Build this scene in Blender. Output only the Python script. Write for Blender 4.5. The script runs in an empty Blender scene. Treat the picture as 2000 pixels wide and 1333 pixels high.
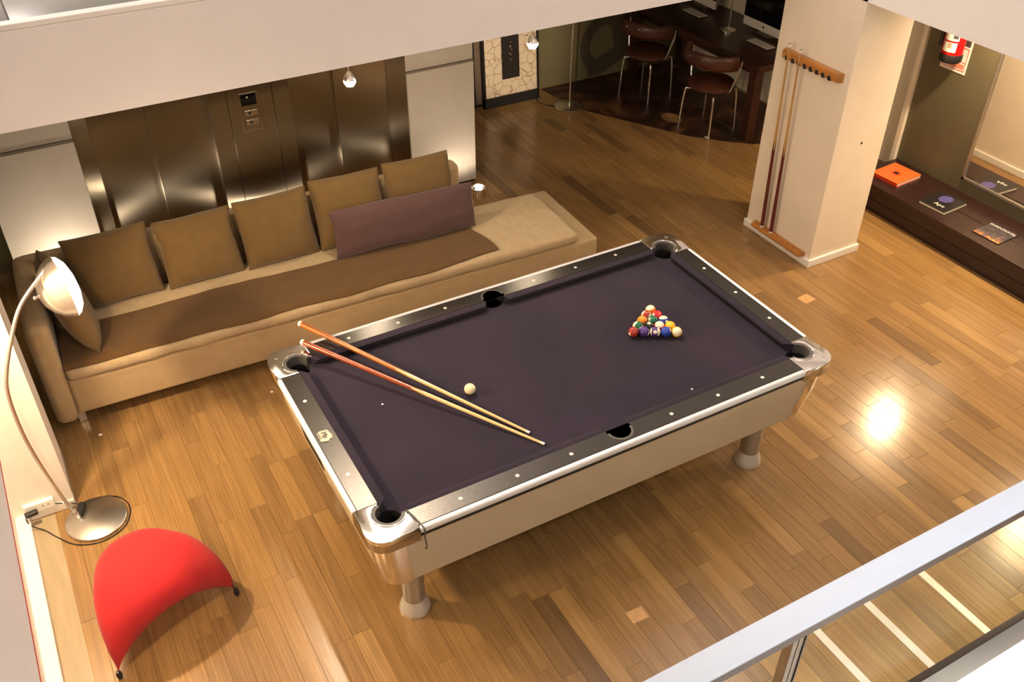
import bpy, bmesh, math, random
from mathutils import Vector, Matrix
random.seed(7)
SC = bpy.context.scene
COL = SC.collection
PI = math.pi

# ------------------------------------------------------------------ camera
CAM = Vector((-2.02944, -3.21195, 3.80871))
R0 = Vector((0.87296099, -0.48777994, 0.00313711))
R1 = Vector((-0.2944047, -0.5319908, -0.79392169))
R2 = Vector((0.38892799, 0.69213909, -0.60801193))
FPX = 1856.8
cd = bpy.data.cameras.new('camera')
cd.sensor_width = 36.0
cd.lens = FPX * 36.0 / 2000.0
cd.clip_start = 0.05
cam = bpy.data.objects.new('camera', cd)
COL.objects.link(cam)
cam.matrix_world = Matrix(((R0.x, -R1.x, -R2.x, CAM.x), (R0.y, -R1.y, -R2.y, CAM.y), (R0.z, -R1.z, -R2.z, CAM.z), (0, 0, 0, 1)))
SC.camera = cam

# ------------------------------------------------------------------ world, lights, exposure
w = bpy.data.worlds.new('world')
SC.world = w
w.use_nodes = True
w.node_tree.nodes['Background'].inputs[0].default_value = (0.93, 0.92, 1.0, 1)
w.node_tree.nodes['Background'].inputs[1].default_value = 0.13
vs = SC.view_settings
vs.view_transform = 'Standard'
vs.look = 'None'
vs.gamma = 1.0
vs.use_curve_mapping = False
vs.exposure = 0.0
SC.display_settings.display_device = 'sRGB'
WARM = (1.0, 0.72, 0.42)
WARM2 = (1.0, 0.80, 0.56)


def light(name, kind, loc, power, color, size=0.05, direction=None, spot=None, blend=0.5, size_y=None):
    ld = bpy.data.lights.new(name, kind)
    ld.energy = power
    ld.color = color
    if kind == 'AREA':
        ld.size = size
        if size_y:
            ld.shape = 'RECTANGLE'
            ld.size_y = size_y
    else:
        ld.shadow_soft_size = size
    if kind == 'SPOT':
        ld.spot_size = math.radians(spot)
        ld.spot_blend = blend
    o = bpy.data.objects.new(name, ld)
    COL.objects.link(o)
    o.location = loc
    if direction is not None:
        o.rotation_euler = Vector(direction).to_track_quat('-Z', 'Y').to_euler()
    return o


# ceiling spots high over the void, aimed at the pool table, and the white light of the open hall, with unseen fill lamps added
light('table_light', 'SPOT', (-0.25, 2.7, 5.0), 1000, WARM2, 0.06, (0.3, -2.75, -4.2), 38, 0.6)
hl = light('hall_light', 'AREA', (0.9, -3.5, 5.2), 42, (0.62, 0.79, 1.0), 2.6, (0.0, 0.0, -1), size_y=1.2)
hl.data.spread = math.radians(50)
light('hall_fill', 'POINT', (-0.3, -3.9, 5.0), 122, (1.0, 0.88, 0.77), 0.15)
light('hall_fill.003', 'POINT', (2.3, 0.4, 5.0), 100, (1.0, 0.79, 0.68), 0.15)
light('hall_fill.001', 'POINT', (0.9, 3.6, 4.5), 80, (1.0, 0.92, 0.84), 0.15)
light('hall_fill.002', 'POINT', (-2.4, 4.2, 4.6), 150, (1.0, 0.92, 0.84), 0.15)
# downlights recessed in the undersides of the slabs
light('downlight_glow', 'SPOT', (3.95, 0.67, 1.90), 150, WARM, 0.06, (-0.35, -0.2, -1), 165, 0.5)
light('downlight_glow.001', 'SPOT', (3.94, -0.80, 1.90), 150, WARM, 0.06, (-0.35, -0.1, -1), 165, 0.5)
light('downlight_glow.002', 'SPOT', (-2.50, 0.70, 1.90), 205, WARM, 0.05, (0.3, -0.2, -1), 165, 0.5)
light('downlight_glow.003', 'SPOT', (-2.52, -0.90, 1.90), 75, WARM, 0.05, (0.5, 0.1, -1), 160, 0.5)
ll = light('lobby_fill', 'AREA', (1.6, -3.0, -0.70), 34, (1.0, 0.95, 0.86), 0.7, (0, 1, 0.12))  # unseen area fill added to brighten the cladding below the railing
ll.data.spread = math.radians(70)


# ------------------------------------------------------------------ helpers
def srgb(r, g, b):
    f = lambda c: (c / 255.0 / 12.92) if c / 255.0 <= 0.04045 else ((c / 255.0 + 0.055) / 1.055) ** 2.4
    return (f(r), f(g), f(b), 1.0)


def new_mat(name):
    m = bpy.data.materials.new(name)
    m.use_nodes = True
    nt = m.node_tree
    return m, nt, nt.nodes['Principled BSDF']


def mat(name, color, rough=0.5, metal=0.0, var=0.0, vscale=20.0, bump=0.0, bscale=200.0, stretch=None, coat=0.0, spec=None, sheen=0.0, emit=None, estr=0.0):
    m, nt, b = new_mat(name)
    b.inputs['Base Color'].default_value = color
    b.inputs['Roughness'].default_value = rough
    b.inputs['Metallic'].default_value = metal
    if coat:
        b.inputs['Coat Weight'].default_value = coat
        b.inputs['Coat Roughness'].default_value = 0.08
    if spec is not None:
        b.inputs['Specular IOR Level'].default_value = spec
    if sheen:
        b.inputs['Sheen Weight'].default_value = sheen
        b.inputs['Sheen Roughness'].default_value = 0.5
    if emit:
        b.inputs['Emission Color'].default_value = emit
        b.inputs['Emission Strength'].default_value = estr
    if var or bump:
        tc = nt.nodes.new('ShaderNodeTexCoord')
        mp = nt.nodes.new('ShaderNodeMapping')
        nt.links.new(tc.outputs['Object'], mp.inputs[0])
        if stretch:
            mp.inputs['Scale'].default_value = stretch
    if var:
        n = nt.nodes.new('ShaderNodeTexNoise')
        n.inputs['Scale'].default_value = vscale
        n.inputs['Detail'].default_value = 5
        nt.links.new(mp.outputs[0], n.inputs['Vector'])
        r = nt.nodes.new('ShaderNodeValToRGB')
        r.color_ramp.elements[0].position = 0.3
        r.color_ramp.elements[1].position = 0.7
        r.color_ramp.elements[0].color = tuple(c * (1 - var) for c in color[:3]) + (1,)
        r.color_ramp.elements[1].color = tuple(min(1, c * (1 + var)) for c in color[:3]) + (1,)
        nt.links.new(n.outputs[0], r.inputs[0])
        nt.links.new(r.outputs[0], b.inputs['Base Color'])
    if bump:
        n2 = nt.nodes.new('ShaderNodeTexNoise')
        n2.inputs['Scale'].default_value = bscale
        n2.inputs['Detail'].default_value = 3
        nt.links.new(mp.outputs[0], n2.inputs['Vector'])
        bp = nt.nodes.new('ShaderNodeBump')
        bp.inputs['Strength'].default_value = bump
        bp.inputs['Distance'].default_value = 0.01
        nt.links.new(n2.outputs[0], bp.inputs['Height'])
        nt.links.new(bp.outputs[0], b.inputs['Normal'])
    return m


def link(name, me, m, parent=None, loc=None, rot=None):
    if m is not None and not me.materials:
        me.materials.append(m)
    o = bpy.data.objects.new(name, me)
    COL.objects.link(o)
    if parent is not None:
        o.parent = parent
    if loc is not None:
        o.location = loc
    if rot is not None:
        o.rotation_euler = rot
    return o


def obj(name, bm, m, parent=None, loc=None, rot=None, smooth=False, wn=False):
    me = bpy.data.meshes.new(name)
    bmesh.ops.recalc_face_normals(bm, faces=bm.faces[:])
    if smooth or wn:
        for f in bm.faces:
            f.smooth = True
    bm.to_mesh(me)
    bm.free()
    if smooth:
        me.set_sharp_from_angle(angle=math.radians(50))
    o = link(name, me, m, parent, loc, rot)
    if wn:
        md = o.modifiers.new('wn', 'WEIGHTED_NORMAL')
        md.keep_sharp = True
    return o


def thing(name, label, cat, loc=(0, 0, 0), rotz=0.0, group=None):
    o = bpy.data.objects.new(name, None)
    COL.objects.link(o)
    o.empty_display_size = 0.1
    o.location = loc
    o.rotation_euler = (0, 0, rotz)
    tag(o, label, cat, group)
    return o


def tag(o, label, cat, group=None):
    o['label'] = label
    o['category'] = cat
    if group:
        o['group'] = group
    return o


def struct(o):
    o['kind'] = 'structure'
    return o


def add_box(bm, x0, x1, y0, y1, z0, z1, bev=0.0, seg=2):
    r = bmesh.ops.create_cube(bm, size=1.0)
    vs_ = r['verts']
    for v in vs_:
        v.co = Vector((x0 + (v.co.x + .5) * (x1 - x0), y0 + (v.co.y + .5) * (y1 - y0), z0 + (v.co.z + .5) * (z1 - z0)))
    if bev:
        es = list({e for v in vs_ for e in v.link_edges})
        bmesh.ops.bevel(bm, geom=es, offset=bev, segments=seg, profile=0.5, affect='EDGES')


def box(name, x0, x1, y0, y1, z0, z1, m, parent=None, bev=0.0, seg=2, loc=None, rot=None):
    bm = bmesh.new()
    add_box(bm, x0, x1, y0, y1, z0, z1, bev, seg)
    return obj(name, bm, m, parent, loc, rot, wn=bool(bev))


def add_lathe(bm, prof, n=32, c=(0, 0, 0)):
    rings = []
    for r, z in prof:
        if r < 1e-6:
            rings.append([bm.verts.new((c[0], c[1], c[2] + z))])
        else:
            rings.append([bm.verts.new((c[0] + r * math.cos(2 * PI * k / n), c[1] + r * math.sin(2 * PI * k / n), c[2] + z)) for k in range(n)])
    for a, b in zip(rings, rings[1:]):
        if len(a) == 1 and len(b) == 1:
            continue
        for k in range(n):
            k2 = (k + 1) % n
            if len(a) == 1:
                bm.faces.new((a[0], b[k2], b[k]))
            elif len(b) == 1:
                bm.faces.new((a[k], a[k2], b[0]))
            else:
                bm.faces.new((a[k], a[k2], b[k2], b[k]))
    if len(rings[0]) > 1:
        bm.faces.new(rings[0][::-1])
    if len(rings[-1]) > 1:
        bm.faces.new(rings[-1])


def lathe(name, prof, m, parent=None, n=32, loc=None, rot=None):
    bm = bmesh.new()
    add_lathe(bm, prof, n)
    return obj(name, bm, m, parent, loc, rot, smooth=True)


def smooth_path(pts, sub=8):
    P = [Vector(p) for p in pts]
    if len(P) < 3:
        return P
    out = []
    for i in range(len(P) - 1):
        p0 = P[max(i - 1, 0)]
        p1, p2 = P[i], P[i + 1]
        p3 = P[min(i + 2, len(P) - 1)]
        for k in range(sub):
            t = k / sub
            out.append(0.5 * ((2 * p1) + (p2 - p0) * t + (2 * p0 - 5 * p1 + 4 * p2 - p3) * t * t + (3 * p1 - p0 - 3 * p2 + p3) * t ** 3))
    out.append(P[-1])
    return out


def add_tube(bm, pts, rad, n=10, cap=True):
    P = [Vector(p) for p in pts]
    rads = rad if isinstance(rad, (list, tuple)) else [rad] * len(P)
    up = None
    rings = []
    for i, p in enumerate(P):
        t = (P[min(i + 1, len(P) - 1)] - P[max(i - 1, 0)]).normalized()
        if up is None:
            up = Vector((0, 0, 1)) if abs(t.z) < 0.9 else Vector((1, 0, 0))
        a = t.cross(up).normalized()
        b = a.cross(t).normalized()
        up = b
        rings.append([bm.verts.new(p + (a * math.cos(2 * PI * k / n) + b * math.sin(2 * PI * k / n)) * rads[i]) for k in range(n)])
    for A, B in zip(rings, rings[1:]):
        for k in range(n):
            bm.faces.new((A[k], A[(k + 1) % n], B[(k + 1) % n], B[k]))
    if cap:
        bm.faces.new(rings[0][::-1])
        bm.faces.new(rings[-1])


def tube(name, pts, rad, m, parent=None, n=10, sub=0, loc=None, rot=None):
    bm = bmesh.new()
    if sub:
        pts = smooth_path(pts, sub)
    add_tube(bm, pts, rad, n)
    return obj(name, bm, m, parent, loc, rot, smooth=True)


def add_prism(bm, poly, z0, z1):
    lo = [bm.verts.new((x, y, z0)) for x, y in poly]
    hi = [bm.verts.new((x, y, z1)) for x, y in poly]
    n = len(poly)
    bm.faces.new(lo[::-1])
    bm.faces.new(hi)
    for k in range(n):
        bm.faces.new((lo[k], lo[(k + 1) % n], hi[(k + 1) % n], hi[k]))


def prism(name, poly, z0, z1, m, parent=None, loc=None, rot=None, smooth=True):
    bm = bmesh.new()
    add_prism(bm, poly, z0, z1)
    return obj(name, bm, m, parent, loc, rot, smooth=smooth)


def text_mesh(s, size, extrude=0.0005):
    c = bpy.data.curves.new('lettering', 'FONT')
    c.body = s
    c.size = size
    c.extrude = extrude
    c.align_x = 'CENTER'
    c.align_y = 'CENTER'
    c.resolution_u = 2
    o = bpy.data.objects.new('lettering', c)
    COL.objects.link(o)
    dg = bpy.context.evaluated_depsgraph_get()
    me = bpy.data.meshes.new_from_object(o.evaluated_get(dg))
    bpy.data.objects.remove(o)
    bpy.data.curves.remove(c)
    return me


def frame_mat(origin, xa, ya):
    """matrix with local x along xa, local y along ya"""
    x = Vector(xa).normalized()
    z = x.cross(Vector(ya)).normalized()
    y = z.cross(x)
    return Matrix(((x.x, y.x, z.x, origin[0]), (x.y, y.y, z.y, origin[1]), (x.z, y.z, z.z, origin[2]), (0, 0, 0, 1)))


def noise3(x, y, z):
    from mathutils import noise
    return noise.noise(Vector((x, y, z)))


def project(p):
    d = Vector(p) - CAM
    X, Y, Z = R0.dot(d), R1.dot(d), R2.dot(d)
    return 1000 + FPX * X / Z, 666.5 + FPX * Y / Z


# ------------------------------------------------------------------ materials
M = {}
M['wall'] = mat('white_wall', (0.80, 0.75, 0.70, 1), 0.6, var=0.03, vscale=6, bump=0.05, bscale=150)
M['wallwarmlit'] = mat('warm_lit_wall', (0.80, 0.70, 0.58, 1), 0.6, var=0.03, vscale=6, bump=0.05, bscale=150)  # warm light from over the table put into the column's white
M['wallcream'] = mat('cream_wall', (0.74, 0.68, 0.58, 1), 0.6, var=0.03, vscale=6, bump=0.05, bscale=150)
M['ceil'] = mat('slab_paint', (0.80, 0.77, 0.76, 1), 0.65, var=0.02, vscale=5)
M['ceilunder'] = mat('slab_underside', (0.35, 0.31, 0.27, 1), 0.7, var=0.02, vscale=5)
M['trimwhite'] = mat('white_trim', (0.82, 0.79, 0.75, 1), 0.4, var=0.02, vscale=9)
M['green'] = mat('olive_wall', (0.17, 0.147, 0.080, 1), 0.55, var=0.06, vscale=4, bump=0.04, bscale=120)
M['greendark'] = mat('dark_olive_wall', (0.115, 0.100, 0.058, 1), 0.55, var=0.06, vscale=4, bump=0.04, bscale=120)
M['olivelight'] = mat('olive_light_wall', (0.42, 0.38, 0.20, 1), 0.6, var=0.05, vscale=4)
M['graphic'] = mat('dark_wall_graphic', (0.080, 0.066, 0.048, 1), 0.55, var=0.05, vscale=4)
M['panel'] = mat('pale_panel', (0.55, 0.51, 0.47, 1), 0.45, var=0.03, vscale=5)
M['chrome'] = mat('chrome', (0.86, 0.84, 0.80, 1), 0.12, 1.0, bump=0.02, bscale=60)
M['satin'] = mat('satin_steel', (0.62, 0.60, 0.56, 1), 0.32, 1.0, var=0.08, vscale=14)
M['alu'] = mat('anodised_rail', (0.78, 0.80, 0.84, 1), 0.42, 0.35, var=0.03, vscale=30)
M['black'] = mat('black_plastic', (0.012, 0.012, 0.013, 1), 0.4, var=0.1, vscale=20)
M['rubber'] = mat('grey_rubber', (0.07, 0.065, 0.065, 1), 0.55, var=0.1, vscale=60)
M['pit'] = mat('pocket_lining', (0.006, 0.006, 0.006, 1), 0.8, var=0.1, vscale=60)
M['cab'] = mat('cream_laminate', (0.56, 0.475, 0.34, 1), 0.28, var=0.03, vscale=3, coat=0.1)
M['red'] = mat('red_plush', (0.43, 0.010, 0.014, 1), 0.9, var=0.12, vscale=7, bump=0.12, bscale=260, sheen=0.08)
M['redreflect'] = mat('red_reflection', (0.55, 0.05, 0.03, 1), 0.5, var=0.05)
M['darkwood'] = mat('dark_wenge', (0.028, 0.012, 0.011, 1), 0.32, var=0.25, vscale=9, stretch=(3, 0.35, 3), bump=0.05, bscale=60)
M['deskwood'] = mat('dark_red_wood', (0.045, 0.014, 0.010, 1), 0.3, var=0.25, vscale=9, stretch=(3, 0.35, 3))
M['leather'] = mat('brown_leather', (0.075, 0.024, 0.014, 1), 0.38, var=0.25, vscale=12, bump=0.1, bscale=120)
M['oak'] = mat('honey_wood', (0.42, 0.17, 0.035, 1), 0.3, var=0.25, vscale=14, stretch=(3, 0.4, 3), coat=0.3)
M['white'] = mat('white_paint', (0.80, 0.79, 0.76, 1), 0.4, var=0.02)
M['paper'] = mat('paper_edge', (0.70, 0.62, 0.50, 1), 0.7, var=0.08, vscale=40, stretch=(1, 1, 30))
M['screen'] = mat('black_screen', (0.004, 0.004, 0.005, 1), 0.08, var=0.05)
M['bulb'] = mat('lit_bulb', (1, 1, 1, 1), 0.5, emit=(1.0, 0.82, 0.55, 1), estr=120.0)
M['diffuser'] = mat('lit_diffuser', (1, 1, 1, 1), 0.5, emit=(1.0, 0.86, 0.62, 1), estr=9.0)
M['lens'] = mat('lit_downlight_lens', (1, 1, 1, 1), 0.5, emit=(1.0, 0.82, 0.55, 1), estr=30.0)
M['linen'] = mat('tan_linen', (0.42, 0.30, 0.16, 1), 0.8, var=0.06, vscale=14, bump=0.12, bscale=300, sheen=0.2)
M['linen2'] = mat('beige_quilt', (0.44, 0.33, 0.195, 1), 0.85, var=0.07, vscale=18, bump=0.45, bscale=70, sheen=0.2)
M['olive'] = mat('olive_brown_corduroy', (0.130, 0.073, 0.019, 1), 0.85, var=0.10, vscale=10, bump=0.2, bscale=220, sheen=0.2)
M['blanket'] = mat('dark_brown_throw', (0.098, 0.045, 0.006, 1), 0.9, var=0.10, vscale=9, bump=0.2, bscale=260, sheen=0.15)
M['plum'] = mat('plum_weave', (0.085, 0.040, 0.042, 1), 0.85, var=0.22, vscale=90, stretch=(1, 1, 4), bump=0.2, bscale=260, sheen=0.2)
M['tile'] = mat('grey_tile', (0.15, 0.148, 0.132, 1), 0.35, var=0.05, vscale=4)
M['tilecream'] = mat('cream_tile', (0.80, 0.76, 0.66, 1), 0.25, var=0.02, vscale=4)
M['grout'] = mat('grout', (0.25, 0.24, 0.22, 1), 0.9, var=0.05)
M['subfloor'] = mat('subfloor', (0.11, 0.06, 0.025, 1), 0.9, var=0.1)
M['channel'] = mat('dark_channel', (0.035, 0.024, 0.019, 1), 0.3, 0.2, var=0.1)
M['coollit'] = mat('cool_lit_white', (0.54, 0.63, 0.76, 1), 0.45, var=0.02)  # handrail white, with the cool light from above put into its colour
M['railbrown'] = mat('brown_rail_edge', (0.13, 0.075, 0.055, 1), 0.4, var=0.08)
M['legsteel'] = mat('grey_steel_tube', (0.46, 0.44, 0.40, 1), 0.32, 0.75, var=0.06, vscale=14)
M['footsteel'] = mat('bright_foot', (0.70, 0.67, 0.62, 1), 0.38, 0.5, var=0.05, vscale=14)
M['groove'] = mat('panel_groove', (0.22, 0.19, 0.16, 1), 0.5, var=0.05)
M['postbrown'] = mat('bronze_post', (0.30, 0.22, 0.16, 1), 0.35, 0.5, var=0.08)
M['brownbar'] = mat('dark_bronze', (0.05, 0.03, 0.022, 1), 0.35, 0.4, var=0.1)
M['strip'] = mat('pale_strip', (0.75, 0.70, 0.62, 1), 0.35, 0.6, var=0.05, vscale=8)
M['inlay'] = mat('pale_wood_patch', (0.62, 0.36, 0.14, 1), 0.4, var=0.12, vscale=20, stretch=(3, 1, 3))


def steel_mat():
    m, nt, b = new_mat('brushed_steel')
    b.inputs['Base Color'].default_value = (0.52, 0.47, 0.40, 1)
    b.inputs['Metallic'].default_value = 1.0
    b.inputs['Anisotropic'].default_value = 0.97
    b.inputs['Anisotropic Rotation'].default_value = 0.0
    tc = nt.nodes.new('ShaderNodeTexCoord')
    mp = nt.nodes.new('ShaderNodeMapping')
    mp.inputs['Scale'].default_value = (220, 220, 1.2)
    n = nt.nodes.new('ShaderNodeTexNoise')
    n.inputs['Scale'].default_value = 4
    n.inputs['Detail'].default_value = 3
    nt.links.new(tc.outputs['Object'], mp.inputs[0])
    nt.links.new(mp.outputs[0], n.inputs['Vector'])
    r = nt.nodes.new('ShaderNodeMapRange')
    r.inputs[3].default_value = 0.255
    r.inputs[4].default_value = 0.28
    nt.links.new(n.outputs[0], r.inputs[0])
    nt.links.new(r.outputs[0], b.inputs['Roughness'])
    tg = nt.nodes.new('ShaderNodeTangent')
    tg.direction_type = 'RADIAL'
    tg.axis = 'Z'
    nt.links.new(tg.outputs[0], b.inputs['Tangent'])
    return m


M['steel'] = steel_mat()


def plank_mat():
    m, nt, b = new_mat('oiled_floor_boards')
    N, L = nt.nodes, nt.links
    geo = N.new('ShaderNodeNewGeometry')
    at = N.new('ShaderNodeAttribute')
    at.attribute_name = 'tone'
    off = N.new('ShaderNodeVectorMath')
    off.operation = 'MULTIPLY_ADD'
    L.new(at.outputs['Fac'], off.inputs[0])
    off.inputs[1].default_value = (37.0, 91.0, 53.0)
    L.new(geo.outputs['Position'], off.inputs[2])
    mp = N.new('ShaderNodeMapping')
    mp.inputs['Scale'].default_value = (34, 2.0, 1)
    L.new(off.outputs[0], mp.inputs[0])
    n = N.new('ShaderNodeTexNoise')
    n.inputs['Scale'].default_value = 1.0
    n.inputs['Detail'].default_value = 6
    n.inputs['Distortion'].default_value = 0.6
    L.new(mp.outputs[0], n.inputs['Vector'])
    # broad cathedral figure
    mp2 = N.new('ShaderNodeMapping')
    mp2.inputs['Scale'].default_value = (12, 1.1, 1)
    L.new(off.outputs[0], mp2.inputs[0])
    wv = N.new('ShaderNodeTexWave')
    wv.inputs['Scale'].default_value = 1.6
    wv.inputs['Distortion'].default_value = 6.0
    wv.inputs['Detail'].default_value = 2
    L.new(mp2.outputs[0], wv.inputs['Vector'])
    # tone ramp per board
    r = N.new('ShaderNodeValToRGB')
    e = r.color_ramp.elements
    e[0].position, e[0].color = 0.0, (0.185, 0.108, 0.046, 1)
    e[1].position, e[1].color = 1.0, (0.430, 0.258, 0.098, 1)
    for p, c in ((0.12, (0.252, 0.146, 0.057, 1)), (0.5, (0.308, 0.178, 0.067, 1)), (0.85, (0.355, 0.208, 0.078, 1))):
        k = e.new(p)
        k.color = c
    L.new(at.outputs['Fac'], r.inputs[0])
    mr = N.new('ShaderNodeMapRange')
    mr.inputs[1].default_value, mr.inputs[2].default_value = 0.3, 0.7
    mr.inputs[3].default_value, mr.inputs[4].default_value = 0.80, 1.16
    L.new(n.outputs[0], mr.inputs[0])
    mr2 = N.new('ShaderNodeMapRange')
    mr2.inputs[3].default_value, mr2.inputs[4].default_value = 0.92, 1.05
    L.new(wv.outputs[0], mr2.inputs[0])
    mu = N.new('ShaderNodeMath')
    mu.operation = 'MULTIPLY'
    L.new(mr.outputs[0], mu.inputs[0])
    L.new(mr2.outputs[0], mu.inputs[1])
    vm = N.new('ShaderNodeVectorMath')
    vm.operation = 'SCALE'
    L.new(r.outputs[0], vm.inputs[0])
    L.new(mu.outputs[0], vm.inputs['Scale'])
    # worn patches
    n3 = N.new('ShaderNodeTexNoise')
    n3.inputs['Scale'].default_value = 1.7
    n3.inputs['Detail'].default_value = 4
    L.new(geo.outputs['Position'], n3.inputs['Vector'])
    mr3 = N.new('ShaderNodeMapRange')
    mr3.inputs[1].default_value, mr3.inputs[2].default_value = 0.3, 0.75
    mr3.inputs[3].default_value, mr3.inputs[4].default_value = 0.17, 0.28
    L.new(n3.outputs[0], mr3.inputs[0])
    L.new(mr3.outputs[0], b.inputs['Roughness'])
    L.new(vm.outputs[0], b.inputs['Base Color'])
    bp = N.new('ShaderNodeBump')
    bp.inputs['Strength'].default_value = 0.08
    bp.inputs['Distance'].default_value = 0.003
    L.new(n.outputs[0], bp.inputs['Height'])
    L.new(bp.outputs[0], b.inputs['Normal'])
    return m


M['plank'] = plank_mat()


def cloth_mat():
    m, nt, b = new_mat('dark_plum_billiard_cloth')
    N, L = nt.nodes, nt.links
    geo = N.new('ShaderNodeTexCoord')
    n = N.new('ShaderNodeTexNoise')
    n.inputs['Scale'].default_value = 2.2
    n.inputs['Detail'].default_value = 5
    L.new(geo.outputs['Object'], n.inputs['Vector'])
    n2 = N.new('ShaderNodeTexNoise')
    n2.inputs['Scale'].default_value = 420
    L.new(geo.outputs['Object'], n2.inputs['Vector'])
    r = N.new('ShaderNodeValToRGB')
    r.color_ramp.elements[0].position, r.color_ramp.elements[0].color = 0.3, (0.0150, 0.0115, 0.0230, 1)
    r.color_ramp.elements[1].position, r.color_ramp.elements[1].color = 0.75, (0.026, 0.018, 0.034, 1)
    L.new(n.outputs[0], r.inputs[0])
    # faint white chalk flecks
    v = N.new('ShaderNodeTexVoronoi')
    v.inputs['Scale'].default_value = 26
    L.new(geo.outputs['Object'], v.inputs['Vector'])
    lt = N.new('ShaderNodeMath')
    lt.operation = 'LESS_THAN'
    lt.inputs[1].default_value = 0.035
    L.new(v.outputs['Distance'], lt.inputs[0])
    mx = N.new('ShaderNodeMix')
    mx.data_type = 'RGBA'
    mx.inputs[7].default_value = (0.12, 0.10, 0.11, 1)
    L.new(lt.outputs[0], mx.inputs[0])
    L.new(r.outputs[0], mx.inputs[6])
    L.new(mx.outputs[2], b.inputs['Base Color'])
    b.inputs['Roughness'].default_value = 0.9
    b.inputs['Sheen Weight'].default_value = 0.06
    b.inputs['Specular IOR Level'].default_value = 0.15
    bp = N.new('ShaderNodeBump')
    bp.inputs['Strength'].default_value = 0.15
    bp.inputs['Distance'].default_value = 0.001
    L.new(n2.outputs[0], bp.inputs['Height'])
    L.new(bp.outputs[0], b.inputs['Normal'])
    return m


M['cloth'] = cloth_mat()
M['rail'] = mat('charcoal_rail_laminate', (0.060, 0.055, 0.052, 1), 0.26, 0.65, var=0.2, vscale=90, bump=0.05, bscale=300, spec=0.6)


def glass_mat():
    m = bpy.data.materials.new('clear_glass')
    m.use_nodes = True
    nt = m.node_tree
    nt.nodes.remove(nt.nodes['Principled BSDF'])
    out = nt.nodes['Material Output']
    tr = nt.nodes.new('ShaderNodeBsdfTransparent')
    tr.inputs[0].default_value = (0.94, 0.97, 0.95, 1)
    gl = nt.nodes.new('ShaderNodeBsdfGlossy')
    gl.inputs['Roughness'].default_value = 0.02
    lw = nt.nodes.new('ShaderNodeLayerWeight')
    lw.inputs[0].default_value = 0.5
    pw = nt.nodes.new('ShaderNodeMath')
    pw.operation = 'POWER'
    pw.inputs[1].default_value = 5.0
    nt.links.new(lw.outputs['Facing'], pw.inputs[0])
    fr = nt.nodes.new('ShaderNodeMath')
    fr.operation = 'MULTIPLY_ADD'
    fr.inputs[1].default_value = 0.08
    fr.inputs[2].default_value = 0.003
    nt.links.new(pw.outputs[0], fr.inputs[0])
    mx = nt.nodes.new('ShaderNodeMixShader')
    nt.links.new(fr.outputs[0], mx.inputs[0])
    nt.links.new(tr.outputs[0], mx.inputs[1])
    nt.links.new(gl.outputs[0], mx.inputs[2])
    nt.links.new(mx.outputs[0], out.inputs[0])
    return m


M['glass'] = glass_mat()


def mirror_mat():
    return mat('mirror_glass', (0.92, 0.92, 0.90, 1), 0.015, 1.0, bump=0.002, bscale=3)


M['mirror'] = mirror_mat()

# ------------------------------------------------------------------ structure: slabs and walls
ZS = 1.925          # underside of the upper slab
YB = 1.405          # back edge of the void
XL, XR = -2.345, 2.745
ZU = 2.37


def slab(name, x0, x1, y0, y1):
    o = struct(box(name, x0, x1, y0, y1, ZS, ZU, M['ceil']))
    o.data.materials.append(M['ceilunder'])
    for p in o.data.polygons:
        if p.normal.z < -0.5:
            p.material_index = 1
    return o


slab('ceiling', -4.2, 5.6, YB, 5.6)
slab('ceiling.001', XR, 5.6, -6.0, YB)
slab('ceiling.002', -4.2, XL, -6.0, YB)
# upper part of the hall: walls and ceiling of the storey above
struct(box('ceiling_hall', -4.2, 5.6, -6.2, 5.6, 5.4, 5.5, M['ceil']))
struct(box('wall_upper_back', -4.2, 5.6, 5.5, 5.6, ZU, 5.4, M['wall']))
struct(box('wall_upper_left', -4.3, -4.2, -6.2, 5.6, ZU, 5.4, M['wall']))
struct(box('wall_upper_right', 5.5, 5.6, -6.2, 5.5, ZU, 5.4, M['wall']))
struct(box('wall_front', -4.2, 5.6, -6.3, -6.2, -1.2, 5.4, M['wall']))
# raised white kerb on the slab edge and the tiled upper floor behind it
struct(box('trim_1', -4.2, XR, YB, YB + 0.065, ZU, ZU + 0.025, M['trimwhite'], bev=0.004))
uf = struct(box('floor_upper', -4.2, 2.6, YB + 0.065, 4.5, ZU, ZU + 0.006, M['grout']))
tm = None
for ix in range(6):
    for iy in range(4):
        if tm is None:
            t = box('tile', 0.003, 0.597, 0.003, 0.597, 0, 0.012, M['tile'], uf, bev=0.002)
            tm = t.data
        else:
            t = link('tile', tm, None, uf)
        t.location = (-3.72 + ix * 0.6, YB + 0.07 + iy * 0.6, ZU + 0.004)
# thin strip coloured for the reddish reflected light on the left slab's underside edge
struct(box('trim_2', XL - 0.012, XL + 0.0015, -6.0, YB - 0.4, ZS - 0.006, ZS, M['redreflect']))

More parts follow.
